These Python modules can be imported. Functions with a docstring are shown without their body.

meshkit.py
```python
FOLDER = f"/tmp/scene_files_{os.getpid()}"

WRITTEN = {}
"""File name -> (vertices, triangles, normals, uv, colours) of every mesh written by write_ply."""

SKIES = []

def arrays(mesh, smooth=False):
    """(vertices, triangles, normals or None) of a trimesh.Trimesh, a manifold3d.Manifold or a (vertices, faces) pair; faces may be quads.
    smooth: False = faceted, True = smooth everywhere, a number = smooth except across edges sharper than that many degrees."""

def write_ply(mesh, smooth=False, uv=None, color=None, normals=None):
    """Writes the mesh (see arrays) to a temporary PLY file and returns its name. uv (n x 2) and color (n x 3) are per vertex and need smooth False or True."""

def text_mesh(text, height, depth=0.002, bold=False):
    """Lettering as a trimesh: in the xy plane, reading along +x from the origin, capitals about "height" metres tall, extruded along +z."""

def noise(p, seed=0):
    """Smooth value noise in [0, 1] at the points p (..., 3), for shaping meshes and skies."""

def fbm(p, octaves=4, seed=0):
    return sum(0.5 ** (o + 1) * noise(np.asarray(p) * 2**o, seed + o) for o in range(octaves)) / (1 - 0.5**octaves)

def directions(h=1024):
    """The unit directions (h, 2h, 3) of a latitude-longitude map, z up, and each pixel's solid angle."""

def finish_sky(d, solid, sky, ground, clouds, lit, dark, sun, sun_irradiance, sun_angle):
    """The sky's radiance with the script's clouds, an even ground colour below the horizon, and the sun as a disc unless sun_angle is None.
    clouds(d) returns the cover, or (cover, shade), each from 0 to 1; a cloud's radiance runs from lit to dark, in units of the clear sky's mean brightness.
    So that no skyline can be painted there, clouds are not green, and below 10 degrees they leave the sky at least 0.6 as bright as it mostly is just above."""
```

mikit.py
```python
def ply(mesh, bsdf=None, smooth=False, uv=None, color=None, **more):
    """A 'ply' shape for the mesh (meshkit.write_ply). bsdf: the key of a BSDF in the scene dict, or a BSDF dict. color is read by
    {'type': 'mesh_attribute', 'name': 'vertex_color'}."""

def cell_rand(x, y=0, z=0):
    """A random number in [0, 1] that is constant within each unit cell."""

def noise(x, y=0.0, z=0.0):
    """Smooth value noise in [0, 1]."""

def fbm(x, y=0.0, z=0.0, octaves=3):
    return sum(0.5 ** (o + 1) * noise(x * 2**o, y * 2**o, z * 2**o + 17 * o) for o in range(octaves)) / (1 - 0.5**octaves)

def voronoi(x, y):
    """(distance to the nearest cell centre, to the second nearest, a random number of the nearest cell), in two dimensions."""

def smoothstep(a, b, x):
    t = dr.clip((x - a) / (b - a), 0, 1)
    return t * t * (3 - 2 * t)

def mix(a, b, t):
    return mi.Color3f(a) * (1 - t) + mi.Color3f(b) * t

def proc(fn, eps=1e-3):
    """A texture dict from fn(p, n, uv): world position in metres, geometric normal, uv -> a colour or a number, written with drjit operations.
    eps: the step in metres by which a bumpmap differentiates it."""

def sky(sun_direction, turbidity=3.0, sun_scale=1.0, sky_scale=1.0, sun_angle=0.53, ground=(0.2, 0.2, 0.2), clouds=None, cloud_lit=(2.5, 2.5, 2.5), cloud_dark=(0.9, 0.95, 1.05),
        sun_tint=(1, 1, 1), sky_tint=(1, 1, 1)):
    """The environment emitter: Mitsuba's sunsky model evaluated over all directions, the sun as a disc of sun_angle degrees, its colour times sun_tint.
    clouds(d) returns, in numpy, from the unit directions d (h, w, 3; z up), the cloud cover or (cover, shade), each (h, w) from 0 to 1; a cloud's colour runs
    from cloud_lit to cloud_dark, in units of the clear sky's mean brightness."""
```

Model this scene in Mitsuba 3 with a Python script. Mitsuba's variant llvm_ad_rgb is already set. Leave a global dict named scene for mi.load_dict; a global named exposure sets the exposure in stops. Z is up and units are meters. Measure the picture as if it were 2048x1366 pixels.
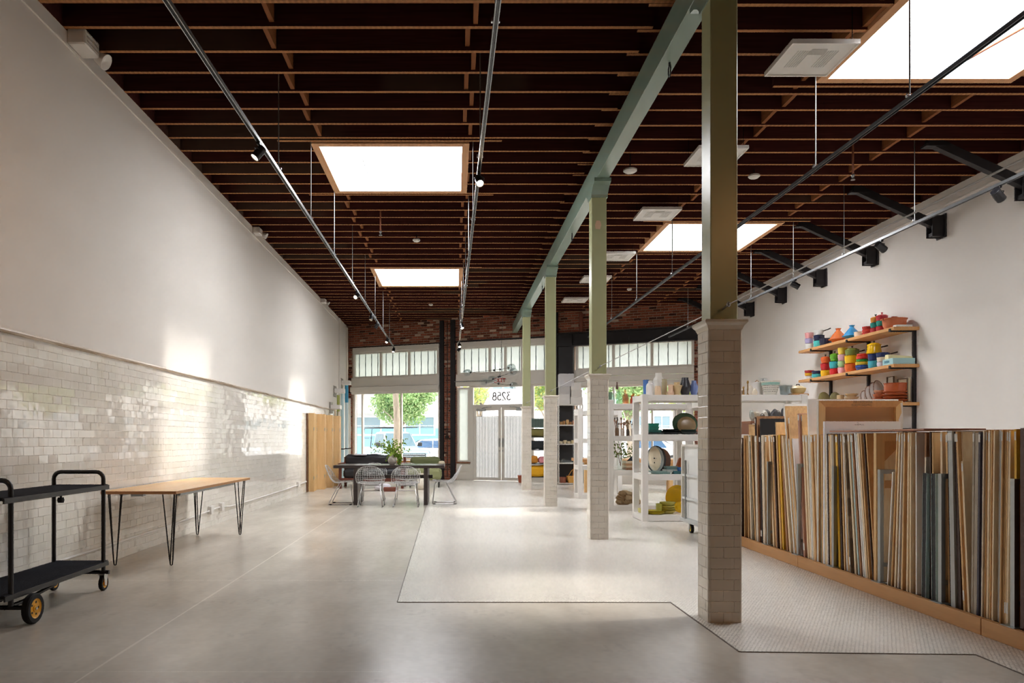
import math, random
import numpy as np, trimesh, drjit as dr, mitsuba as mi, mikit, meshkit
from mikit import proc, noise, fbm, voronoi, cell_rand, smoothstep, mix
T = mi.ScalarTransform4f
scene, labels = {}, {}
exposure = 0.66
PPX, PPY, SKYK, LSKY, SUNK = -1.0, -1.0, 21.0, 9.8, 1.7
F, U0, V0, HC = 1480.0, 909.0, 879.0, 1.28          # focal length and principal point in pixels, camera height
scene['camera'] = {'type': 'perspective', 'fov': math.degrees(2 * math.atan(1024 / F)), 'fov_axis': 'x', 'near_clip': 0.05, 'far_clip': 500.0,
    'principal_point_offset_x': (U0 - 1024) / 2048 * PPX, 'principal_point_offset_y': (V0 - 683) / 1366 * PPY,
    'to_world': T().look_at(origin=[0, 0, HC], target=[0, 1, HC], up=[0, 0, 1])}
scene['sky'] = mikit.sky((3.8, 0.70, 5.08), turbidity=4.0, sun_scale=SUNK, sun_angle=7.0, sun_tint=(0.92, 1.06, 1.3), sky_scale=SKYK, clouds=lambda d: (np.ones(d.shape[:2]), 0.35 * (1 - np.clip(d[..., 2], 0, 1))),
    cloud_lit=(1.0, 1.0, 1.0), cloud_dark=(0.8, 0.84, 0.9), ground=(0.3, 0.3, 0.3))
# daylight through the four diffusing skylights (their acrylic panels are built in the ceiling section): x0, x1, y0, y1
SKYLIGHTS = [(-1.75, 0.1, 9.56, 11.29), (-1.78, 0.1, 16.44, 18.26), (3.92, 5.82, 6.04, 7.77), (3.78, 5.68, 13.02, 14.84)]
SKYLIGHT_RADIANCE = [LSKY * v for v in (0.97, 1.0, 1.04)]

# ------------------------------------------------------------------ helpers
def C(h):
    h = h.lstrip('#')
    return [((c / 12.92) if c <= 0.04045 else ((c + 0.055) / 1.055) ** 2.4) for c in (int(h[i:i + 2], 16) / 255 for i in (0, 2, 4))]

def mat(name, base, rough=0.5, metal=0.0, spec=0.5, cc=0.0, bump=None, scale=1.0, rtex=None, sheen=0.0):
    b = {'type': 'principled', 'base_color': base if isinstance(base, dict) else {'type': 'rgb', 'value': list(base)},
         'roughness': rtex if rtex else float(rough), 'metallic': float(metal), 'specular': float(spec)}
    if cc: b['clearcoat'] = float(cc); b['clearcoat_gloss'] = 0.95
    if sheen: b['sheen'] = float(sheen)
    if bump: b = {'type': 'bumpmap', 'arbitrary': bump, 'scale': float(scale), 'bsdf': b}
    scene['mat_' + name] = {'type': 'twosided', 'bsdf': b}
    return 'mat_' + name

_cols = {}
def paint(h, rough=0.25, metal=0.0, spec=0.5):
    k = f"paint_{h.lstrip('#')}_{int(rough*100)}_{int(metal*10)}"
    if k not in _cols: _cols[k] = mat(k, C(h), rough, metal, spec)
    return _cols[k]

class MB:
    def __init__(s): s.v, s.f, s.n = [], [], 0
    def add(s, V, Fc):
        V = np.asarray(V, float); Fc = np.asarray(Fc, int)
        if Fc.shape[1] == 4: Fc = np.vstack([Fc[:, [0, 1, 2]], Fc[:, [0, 2, 3]]])
        s.v.append(V); s.f.append(Fc + s.n); s.n += len(V); return s
    def tm(s, m): return s.add(m.vertices, m.faces)
    def box(s, x0, x1, y0, y1, z0, z1, c=0.0):
        if c <= 0:
            V = [(x, y, z) for x in (x0, x1) for y in (y0, y1) for z in (z0, z1)]
            return s.add(V, [[0, 1, 3, 2], [4, 6, 7, 5], [0, 4, 5, 1], [2, 3, 7, 6], [0, 2, 6, 4], [1, 5, 7, 3]])
        P = []
        for sx in (0, 1):
            for sy in (0, 1):
                for sz in (0, 1):
                    q = [x1 if sx else x0, y1 if sy else y0, z1 if sz else z0]; g = [-c if sx else c, -c if sy else c, -c if sz else c]
                    for k in range(3):
                        r = [q[i] + (g[i] if i != k else 0) for i in range(3)]; P.append(r)
        return s.tm(trimesh.convex.convex_hull(np.array(P)))
    def hull(s, P): return s.tm(trimesh.convex.convex_hull(np.array(P, float)))
    def xf(s, M, start=0):
        M = np.asarray(M, float)
        for i in range(start, len(s.v)): s.v[i] = s.v[i] @ M[:3, :3].T + M[:3, 3]
        if np.linalg.det(M[:3, :3]) < 0:
            for i in range(start, len(s.f)): s.f[i] = s.f[i][:, ::-1]
        return s
    def tube(s, pts, r, n=8, closed=False):
        p = np.asarray(pts, float); m = len(p)
        t = (np.roll(p, -1, 0) - np.roll(p, 1, 0)) if closed else np.gradient(p, axis=0)
        t /= np.linalg.norm(t, axis=1, keepdims=True) + 1e-12
        a = np.cross(t[0], [0, 0, 1.0]) if abs(t[0][2]) < 0.9 else np.cross(t[0], [1.0, 0, 0])
        a /= np.linalg.norm(a); A = []
        for i in range(m):
            a = a - t[i] * (a @ t[i]); a /= np.linalg.norm(a) + 1e-12; A.append(a)
        A = np.array(A); B = np.cross(t, A); ang = np.arange(n) * 2 * np.pi / n
        rr = np.broadcast_to(r, (m,))[:, None, None]
        V = (p[:, None] + rr * (np.cos(ang)[None, :, None] * A[:, None] + np.sin(ang)[None, :, None] * B[:, None])).reshape(-1, 3)
        k = m if closed else m - 1; i, j = np.meshgrid(np.arange(k), np.arange(n), indexing='ij'); i2 = (i + 1) % m
        Q = np.stack([i * n + j, i * n + (j + 1) % n, i2 * n + (j + 1) % n, i2 * n + j], -1).reshape(-1, 4)
        Fc = np.vstack([Q[:, [0, 1, 2]], Q[:, [0, 2, 3]]])
        if not closed:
            V = np.vstack([V, p[0], p[-1]]); c0, c1 = m * n, m * n + 1; jj = np.arange(n)
            Fc = np.vstack([Fc, np.stack([jj * 0 + c0, (jj + 1) % n, jj], 1), np.stack([jj * 0 + c1, (m - 1) * n + jj, (m - 1) * n + (jj + 1) % n], 1)])
        return s.add(V, Fc)
    def cyl(s, p0, p1, r, r1=None, n=16):
        p0, p1 = np.asarray(p0, float), np.asarray(p1, float)
        return s.tube([p0, p0 + (p1 - p0) * 1e-3, p1 - (p1 - p0) * 1e-3, p1], [r, r, r1 or r, r1 or r], n)
    def lathe(s, prof, c=(0, 0, 0), n=24, sy=1.0, arc=None):
        pr = np.asarray(prof, float); ang = np.arange(n) * 2 * np.pi / n; m = len(pr)
        V = np.stack([pr[:, None, 0] * np.cos(ang), sy * pr[:, None, 0] * np.sin(ang), np.repeat(pr[:, 1:2], n, 1)], -1).reshape(-1, 3) + np.asarray(c, float)
        i, j = np.meshgrid(np.arange(m - 1), np.arange(n), indexing='ij')
        Q = np.stack([i * n + j, i * n + (j + 1) % n, (i + 1) * n + (j + 1) % n, (i + 1) * n + j], -1).reshape(-1, 4)
        return s.add(V, Q)
    def prism(s, poly, z0, z1):
        from shapely.geometry import Polygon
        g = poly if hasattr(poly, 'exterior') else Polygon(poly)
        m = trimesh.creation.extrude_polygon(g, z1 - z0, engine='earcut'); m.apply_translation([0, 0, z0]); return s.tm(m)
    def mesh(s): return np.vstack(s.v), np.vstack(s.f)

def rotz(a, c=(0, 0, 0)):
    c_, s_ = math.cos(a), math.sin(a); M = np.eye(4); M[:3, :3] = [[c_, -s_, 0], [s_, c_, 0], [0, 0, 1]]; M[:3, 3] = c; return M
def rotx(a, c=(0, 0, 0)):
    c_, s_ = math.cos(a), math.sin(a); M = np.eye(4); M[:3, :3] = [[1, 0, 0], [0, c_, -s_], [0, s_, c_]]; M[:3, 3] = c; return M
def roty(a, c=(0, 0, 0)):
    c_, s_ = math.cos(a), math.sin(a); M = np.eye(4); M[:3, :3] = [[c_, 0, s_], [0, 1, 0], [-s_, 0, c_]]; M[:3, 3] = c; return M
def at(*c): M = np.eye(4); M[:3, 3] = c; return M

def num(k):
    if k not in scene and k not in labels: return k
    i = 1
    base = k
    i = _cnt.get(base, 0) + 1
    while f'{base}_{i:03d}' in scene or f'{base}_{i:03d}' in labels: i += 1
    _cnt[base] = i
    return f'{base}_{i:03d}'
_cnt = {}
def thing(name, label, cat, group=None, kind=None):
    k = num(name); labels[k] = {'label': label, 'category': cat}
    if group: labels[k]['group'] = group
    if kind: labels[k]['kind'] = kind
    return k
def shape(m, mt, smooth=False, **kw): return mikit.ply(m.mesh() if isinstance(m, MB) else m, mt, smooth=smooth, **kw)
def part(root, name, m, mt=None, smooth=False, tw=None, label=None, kind=None):
    """one mesh under a thing or a part; m is an MB, a mesh or a ply dict that copies share"""
    k = num(root + '__' + name)
    d = dict(m) if isinstance(m, dict) else shape(m, mt, smooth)
    if tw is not None: d['to_world'] = T(np.asarray(tw, float))
    scene[k] = d
    if label or kind: labels[k] = {a: b for a, b in (('label', label), ('kind', kind)) if b}
    return k
def pieces(root, name, m, mt, smooth=False, tw=None, **k):
    """every piece of m as a part of its own"""
    for V, Fc in zip(m.v, m.f):
        q = MB(); q.add(V, Fc - Fc.min()); part(root, name, q, mt, smooth, tw, **k)
def solo(name, m, mt, label, cat, group=None, smooth=False, tw=None, kind=None):
    k = thing(name, label, cat, group, kind)
    d = dict(m) if isinstance(m, dict) else shape(m, mt, smooth)
    if tw is not None: d['to_world'] = T(np.asarray(tw, float))
    scene[k] = d; return k
def struct(name, m=None, mt=None, label=None, smooth=False):
    labels[name] = {'kind': 'structure', 'label': label} if label else {'kind': 'structure'}
    if m is not None: scene[name] = shape(m, mt, smooth)
    return name
ORD = ['first', 'second', 'third', 'fourth', 'fifth', 'sixth', 'seventh', 'eighth', 'ninth', 'tenth', 'eleventh', 'twelfth', 'thirteenth', 'fourteenth', 'fifteenth', 'sixteenth', 'seventeenth', 'eighteenth', 'nineteenth', 'twentieth']

# ------------------------------------------------------------------ materials
def _wood(c0, c1, s=1.0, ax=0):
    a, b = C(c0), C(c1)
    def fn(p, n, uv):
        q = [p.x, p.y, p.z]; l = q.pop(ax)
        g = fbm(q[0] * 60 * s, q[1] * 60 * s, l * 3 * s, 3); h = noise(q[0] * 6, q[1] * 6, l * 0.7)
        return mix(a, b, dr.clip(0.75 * g + 0.5 * h - 0.1, 0, 1))
    return proc(fn)
def _concrete(p, n, uv):
    f = fbm(p.x * 0.9, p.y * 0.9, 0, 4); g = fbm(p.x * 7, p.y * 2.2, 3.0, 3); s = fbm(p.x * 26, p.y * 26, 1.0, 2)
    c = mix(C('#a49c90'), C('#c0b9ae'), dr.clip(0.2 + 0.9 * (f - 0.3) + 0.5 * (g - 0.5) + 0.25 * (s - 0.5), 0, 1))
    w = 0.006 + 0.006 * noise(p.y * 2, 5.0)
    j = dr.minimum(dr.abs(p.x + 2.0 + 0.012 * (noise(p.y * 0.9, 1.0) - 0.5)), dr.minimum(dr.abs(p.y - 4.08), dr.abs(p.y - 6.72)) + dr.select(p.x < -0.4, 0.003, 9.0))
    c = mix(c, C('#d2ccc2'), 0.55 * (1 - smoothstep(w * 0.5, w * 1.3, j)))
    spot = smoothstep(0.80, 0.86, noise(p.x * 3.1, p.y * 3.1, 7.0)) * smoothstep(0.6, 0.8, noise(p.x * 31, p.y * 17, 9.0))
    return mix(c, C('#6e675e'), 0.12 * spot)
def _crough(p, n, uv): return 0.17 + 0.22 * fbm(p.x * 1.3, p.y * 0.8, 2.0, 3)
mat('concrete', proc(_concrete), spec=0.6, rtex=proc(_crough))
def _hexd(p):
    s = 0.0254
    x, y = p.x / s, p.y / (s * 0.866); row = dr.floor(y)
    best, cid = mi.Float(9), mi.Float(0)
    for k in (-1, 0, 1):
        r = row + k; off = 0.5 * (r - 2 * dr.floor(r / 2)); cx = dr.floor(x - off + 0.5) + off
        d = dr.square(x - cx) + dr.square((y - r) * 0.866)
        cid = dr.select(d < best, cell_rand(cx * 2, r, 4), cid); best = dr.minimum(best, d)
    return dr.sqrt(best), cid
def _hex(p, n, uv):
    d, c = _hexd(p); f = fbm(p.x * 0.8, p.y * 0.8, 5.0, 3)
    t = mix(C('#cac4bb'), C('#e4dfd6'), dr.clip(0.6 * c + 1.0 * (f - 0.3), 0, 1))
    return mix(t, C('#918a80'), smoothstep(0.40, 0.49, d))
mat('hex_tile', proc(_hex), rough=0.28, spec=0.5)
def _plaster(p, n, uv): return mix(C('#d8d3cc'), C('#e2ddd6'), fbm(p.y * 0.6 + p.x * 0.6, p.z * 0.9, 0, 4))
mat('plaster', proc(_plaster), rough=0.75, spec=0.3)
mat('grout', C('#948a7d'), rough=0.9, spec=0.2)
mat('rail', proc(lambda p, n, uv: mix(C('#cbbfae'), C('#a08f78'), smoothstep(0.45, 0.7, fbm(p.y * 2.2, p.z * 30, p.x * 3, 3)))), rough=0.35)
def _glaze(c0, c1):
    a, b = C(c0), C(c1)
    return proc(lambda p, n, uv: mix(mix(a, b, cell_rand((p.y + p.x) * 6.5, p.z * 13, 2.0)), C('#8d7a62'), 0.35 * smoothstep(0.62, 0.8, fbm(p.x * 9, p.y * 9, p.z * 9, 3)) * smoothstep(0.5, 0.05, p.z)))
_wav = proc(lambda p, n, uv: noise(p.y * 22, p.z * 22, p.x * 22))
mat('tile_glaze', _glaze('#dcd7cc', '#e4dfd6'), rough=0.05, spec=0.75, bump=_wav, scale=0.0004)
mat('column_glaze', _glaze('#ddd5c6', '#e6dfd2'), rough=0.14, spec=0.5, bump=_wav, scale=0.0006)
def _joist(p, n, uv):
    """mahogany-stained sides; bare undersides with the stripes of old lath"""
    g = fbm(p.x * 3, p.y * 60, p.z * 40, 3); h = noise(p.x * 0.5, p.y * 2.4, p.z * 3)
    side = mix(C('#2c0e0a'), C('#50211a'), dr.clip(0.6 * g + 0.7 * h - 0.2, 0, 1))
    side = mix(side, C('#54473a'), 0.55 * smoothstep(0.74, 0.8, noise(p.x * 0.35, p.y * 2.4, 9.0)))
    bare = mix(C('#8a5636'), C('#ba8654'), g); bare = mix(bare, C('#5c3a24'), 0.5 * smoothstep(0.3, 0.2, dr.abs(p.x * 20 - dr.floor(p.x * 20) - 0.5) * 1.0) * noise(p.x * 0.8, p.y * 2, 4.0))
    return dr.select(n.z < -0.7, bare, side)
mat('joist', proc(_joist), rough=0.75, spec=0.25)
mat('blocking', _wood('#6b3f22', '#8d5a35', 0.8, 1), rough=0.8, spec=0.2)
mat('roof_deck', C('#3a1f15'), rough=0.85, spec=0.2)
mat('skylight_trim', _wood('#b98458', '#cf9c70', 0.8, 1), rough=0.6)
mat('plywood', _wood('#c79a62', '#dcb684', 0.6, 1), rough=0.35)
mat('wood_z', _wood('#cba066', '#e2bd88', 0.9, 2), rough=0.55)
mat('wood_y', _wood('#b8834e', '#cc9a64', 0.9, 1), rough=0.5)
mat('steel', C('#9da0a0'), rough=0.35, metal=0.9)
mat('chrome', C('#d9dadb'), rough=0.16, metal=1.0)
mat('satin_wire', C('#e6e6e6'), rough=0.35, metal=0.5, spec=0.8)
mat('black_metal', C('#17171a'), rough=0.35, spec=0.5)
mat('black_steel', C('#1a1719'), rough=0.55, spec=0.4)
mat('black_carpet', proc(lambda p, n, uv: mix(C('#16171b'), C('#2b2d33'), fbm(p.x * 150, p.y * 150, p.z * 150, 2))), rough=0.95, spec=0.1)
mat('rubber', C('#19191a'), rough=0.7, spec=0.3)
mat('white_paint', C('#e3e0da'), rough=0.35)
mat('trim_paint', C('#d3cec4'), rough=0.45)
mat('green_post', proc(lambda p, n, uv: mix(C('#9fa27a'), C('#a8ab84'), fbm(p.x * 4, p.y * 4, p.z * 1.2, 3))), rough=0.3)
mat('green_beam', proc(lambda p, n, uv: mix(C('#6f8376'), C('#7b8f82'), fbm(p.x * 6, p.y * 1.2, p.z * 6, 3))), rough=0.22, spec=0.6)
mat('brick', {'type': 'mesh_attribute', 'name': 'vertex_color'}, rough=0.9, spec=0.2)
mat('mortar', proc(lambda p, n, uv: mix(C('#7d6a5c'), C('#a08d7c'), fbm(p.x * 5, p.y * 5, p.z * 5, 3))), rough=0.95, spec=0.1)
scene['mat_pane'] = {'type': 'thindielectric', 'int_ior': 1.5}
scene['mat_acrylic'] = {'type': 'thindielectric', 'int_ior': 1.3}
scene['mat_frosted'] = {'type': 'principledthin', 'base_color': {'type': 'rgb', 'value': [0.46, 0.49, 0.46]}, 'roughness': 0.5, 'diff_trans': 1.5, 'spec_trans': 0.0}
scene['mat_curtain'] = {'type': 'principledthin', 'base_color': {'type': 'rgb', 'value': [0.49, 0.49, 0.49]}, 'roughness': 0.8, 'diff_trans': 1.1, 'spec_trans': 0.0}
scene['mat_glass'] = {'type': 'thindielectric', 'int_ior': 1.8, 'specular_transmittance': {'type': 'rgb', 'value': [0.66, 0.71, 0.72]}}
def leafmat(name, h):
    scene['mat_' + name] = {'type': 'principledthin', 'base_color': {'type': 'rgb', 'value': C(h)}, 'roughness': 0.5, 'diff_trans': 0.7, 'spec_trans': 0.0}
    return 'mat_' + name
# ------------------------------------------------------------------ setting: floor, side walls, ceiling
XL, XR, YB = -3.6, 7.48, -3.5
JZ, DZ = 5.08, 5.36                                   # underside of the joists, underside of the deck
SP = 0.4165
def far_y(x): return 23.43 - 0.417 * x
FWM = np.eye(4); FWM[:3, 0] = (0.9229, -0.3849, 0); FWM[:3, 1] = (0.3849, 0.9229, 0); FWM[:3, 3] = (-3.65, 24.95, 0)   # local frame of the slanted front wall

struct('floor', MB().prism([(-3.8, YB - .2), (7.7, YB - .2), (7.7, far_y(7.7) + .1), (-3.8, far_y(-3.8) + .1)], -0.15, 0.0), 'mat_concrete', 'polished grey concrete floor with a pale sawn joint')
TP = [(-0.53, 23.5), (-0.53, 13.4), (-0.445, 5.82), (1.70, 5.81), (1.72, 4.46), (3.1, 4.40), (3.08, YB), (7.44, YB), (7.44, 20.2), (3.0, 22.1)]
part('floor', 'mosaic_field', MB().prism(TP, 0.0, 0.004), 'mat_hex_tile', label='field of small white hexagon mosaic with an L-shaped edge')
edge = MB()
ER = [(-0.53, 13.4), (-0.445, 5.82), (1.70, 5.81), (1.72, 4.46), (3.1, 4.40), (3.08, 1.0)]
for a, b in zip(ER[:-1], ER[1:]):
    a, b = np.array(a), np.array(b); t = (b - a) / np.linalg.norm(b - a); o = np.array([t[1], -t[0]]) * 0.009
    edge.prism([a, b, b + o if True else b, a + o], -0.002, 0.0045)
part('floor', 'mosaic_border', edge, paint('#6f675d', 0.6), label='dark joint around the mosaic')

# left wall
w = MB().box(XL - .3, XL, YB - .2, 24.95, 2.10, 4.95).box(XL - .3, XL - .004, YB - .2, 24.95, 4.94, JZ).box(XL - .3, XL - .1, YB - .2, 24.95, JZ, 5.6).box(XL - .3, XL - .012, YB - .2, 24.95, 0, 2.12)
struct('wall_left', w, 'mat_plaster', 'tall white plaster wall over a glossy white tile wainscot')
part('wall_left', 'ledge', MB().box(XL - .05, XL + .012, YB, 22.95, 4.925, 4.955, .006), 'mat_plaster')
part('wall_left', 'pilaster', MB().box(XL - .02, XL + .05, 22.95, 23.10, 0, 5.05, .006).box(XL - .02, XL + .05, 24.55, 24.70, 0, 5.0, .006), 'mat_plaster')
part('wall_left', 'grout_bed', MB().box(XL - .012, XL - .004, YB, 22.9, 0, 2.14), 'mat_grout')
rl = MB()
for i in range(175):
    y = YB + i * .1525; 
    if y > 22.8: break
    rl.hull([(XL - .01, y + .001, 2.132), (XL - .01, y + .151, 2.132), (XL + .022, y + .001, 2.135), (XL + .022, y + .151, 2.135), (XL + .034, y + .001, 2.150), (XL + .034, y + .151, 2.150), (XL + .028, y + .001, 2.166), (XL + .028, y + .151, 2.166), (XL - .01, y + .001, 2.17), (XL - .01, y + .151, 2.17)])
part('wall_left', 'tile_rail', rl, 'mat_rail', label='worn moulded tile rail along the top of the wainscot')
rng = np.random.default_rng(5)
def wall_tile(y0, y1, z0, z1, x=XL):
    g, c, th = .0008, .0013, .006
    a, b = rng.normal(0, .006), rng.normal(0, .0045); o = rng.normal(0, .0003)
    ym, zm = (y0 + y1) / 2, (z0 + z1) / 2
    B = [(x - .006, y, z) for y, z in ((y0 + g, z0 + g), (y1 - g, z0 + g), (y1 - g, z1 - g), (y0 + g, z1 - g))]
    M = [(x - .0015 + a * (y - ym) + b * (z - zm) + o, y, z) for y, z in ((y0 + g, z0 + g), (y1 - g, z0 + g), (y1 - g, z1 - g), (y0 + g, z1 - g))]
    Fr = [(x + a * (y - ym) + b * (z - zm) + o, y, z) for y, z in ((y0 + g + c, z0 + g + c), (y1 - g - c, z0 + g + c), (y1 - g - c, z1 - g - c), (y0 + g + c, z1 - g - c))]
    q = [[i, (i + 1) % 4, 4 + (i + 1) % 4, 4 + i] for i in range(4)] + [[4 + i, 4 + (i + 1) % 4, 8 + (i + 1) % 4, 8 + i] for i in range(4)] + [[8, 9, 10, 11]]
    return np.array(B + M + Fr), np.array(q)
tiles = []
CH = 2.134 / 28
for r in range(28):
    y = YB - (.076 if r % 2 else 0) + rng.uniform(-.004, .004)
    while y < 22.9:
        tiles.append((max(y, YB), min(y + .1524, 22.92), r * CH, (r + 1) * CH)); y += .1524
near = sorted([t for t in tiles if t[0] > 5.72], key=lambda t: t[0])
keep = set(near[:300]); rest = MB()
for t in tiles:
    V, q = wall_tile(*t)
    if t in keep: part('wall_left', 'tile', (V, q), 'mat_tile_glaze')
    else: rest.add(V, q)
part('wall_left', 'tile_field', rest, 'mat_tile_glaze', kind='stuff')

# right wall, back wall
struct('wall_right', MB().box(XR, XR + .3, YB - .2, 20.6, 0, 4.86).box(XR + .004, XR + .3, YB - .2, 20.6, 4.85, JZ).box(XR + .1, XR + .3, YB - .2, 20.6, JZ, 5.6), 'mat_plaster', 'tall white plaster wall with wall shelves and black braces')
part('wall_right', 'ledge', MB().box(XR - .012, XR + .05, YB, 20.3, 4.84, 4.87, .006), 'mat_plaster')
struct('wall_back', MB().box(XL - .3, XR + .3, YB - .3, YB, 0, 5.6), paint('#98673a', 0.8), 'plain wall at the rear')

# ceiling: deck, joists, blocking, skylights
from shapely.geometry import Polygon, box as sbox
deckp = Polygon([(XL - .3, YB - .3), (XR + .3, YB - .3), (XR + .3, far_y(XR) + .3), (XL - .3, far_y(XL) + .3)])
for s_ in SKYLIGHTS: deckp = deckp.difference(sbox(s_[0] - .02, s_[2] - .02, s_[1] + .02, s_[3] + .02))
struct('ceiling', MB().prism(deckp, DZ, DZ + .1), 'mat_roof_deck', 'open timber ceiling of dark red-brown joists')
TW = .09
def holes(y0, y1): return [(a - TW, b + TW) for a, b, c, d in SKYLIGHTS if c - TW < y1 and d + TW > y0]
def spans(x0, x1, y0, y1):
    out = [(x0, x1)]
    for a, b in holes(y0, y1):
        out = [q for s in out for q in ((s[0], min(s[1], a)), (max(s[0], b), s[1])) if q[1] - q[0] > .05]
    return out
jr = np.random.default_rng(11)
JY = [6.81 + SP * k for k in range(-24, 44)]
ceil_j = 0
for k, y in enumerate(JY):
    if y > 25 or y < YB + .1: continue
    for side, (a, b) in enumerate(((XL - .002, 1.98 + jr.uniform(-.25, .1)), (1.70, XR + .002))):
        yy = y + (.05 if side else 0); t = .045
        if side == 0: a = max(a, -9)
        lim = (23.43 - yy) / .417
        if b > lim: b = lim
        if b - a < .2: continue
        for s0, s1 in spans(a, b, yy, yy + t):
            dz = jr.uniform(-.006, .006)
            part('ceiling', 'joist', MB().box(s0, s1, yy, yy + t, JZ + dz, DZ), 'mat_joist')
# doubled headers by the skylights, and trimmer boards
for a, b, c, d in SKYLIGHTS:
    for yy in (c - TW - .10, d + TW + .06):
        part('ceiling', 'header', MB().box(a - .5, b + .5, yy, yy + .045, JZ - .012, DZ), 'mat_joist')
for xl in (-1.72, .16, 3.76, 5.70):
    for k, y in enumerate(JY[:-1]):
        if y < 3 or y + SP > far_y(xl) - .1: continue
        x = xl + (.035 if k % 2 else -.035) + jr.uniform(-.008, .008)
        sd = .05 if xl > 2 else 0
        if any(a - TW < x < b + TW and c - TW < y + SP and d + TW > y for a, b, c, d in SKYLIGHTS): continue
        part('ceiling', 'blocking', MB().box(x - .022, x + .022, y + .046 + sd, y + SP - .001 + sd, JZ + .012 + jr.uniform(0, .03), DZ - .06), 'mat_blocking')
part('ceiling', 'girder', MB().box(1.915, 1.985, YB, far_y(1.85), 4.80, JZ + .01), 'mat_joist', label='dark timber girder above the green beam')
part('ceiling', 'rim_board', MB().box(XL - .1, XL - .002, YB, 24.9, JZ + .001, DZ), 'mat_joist')
part('ceiling', 'rim_board', MB().box(XR + .002, XR + .1, YB, 20.4, JZ + .001, DZ), 'mat_joist')
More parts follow.
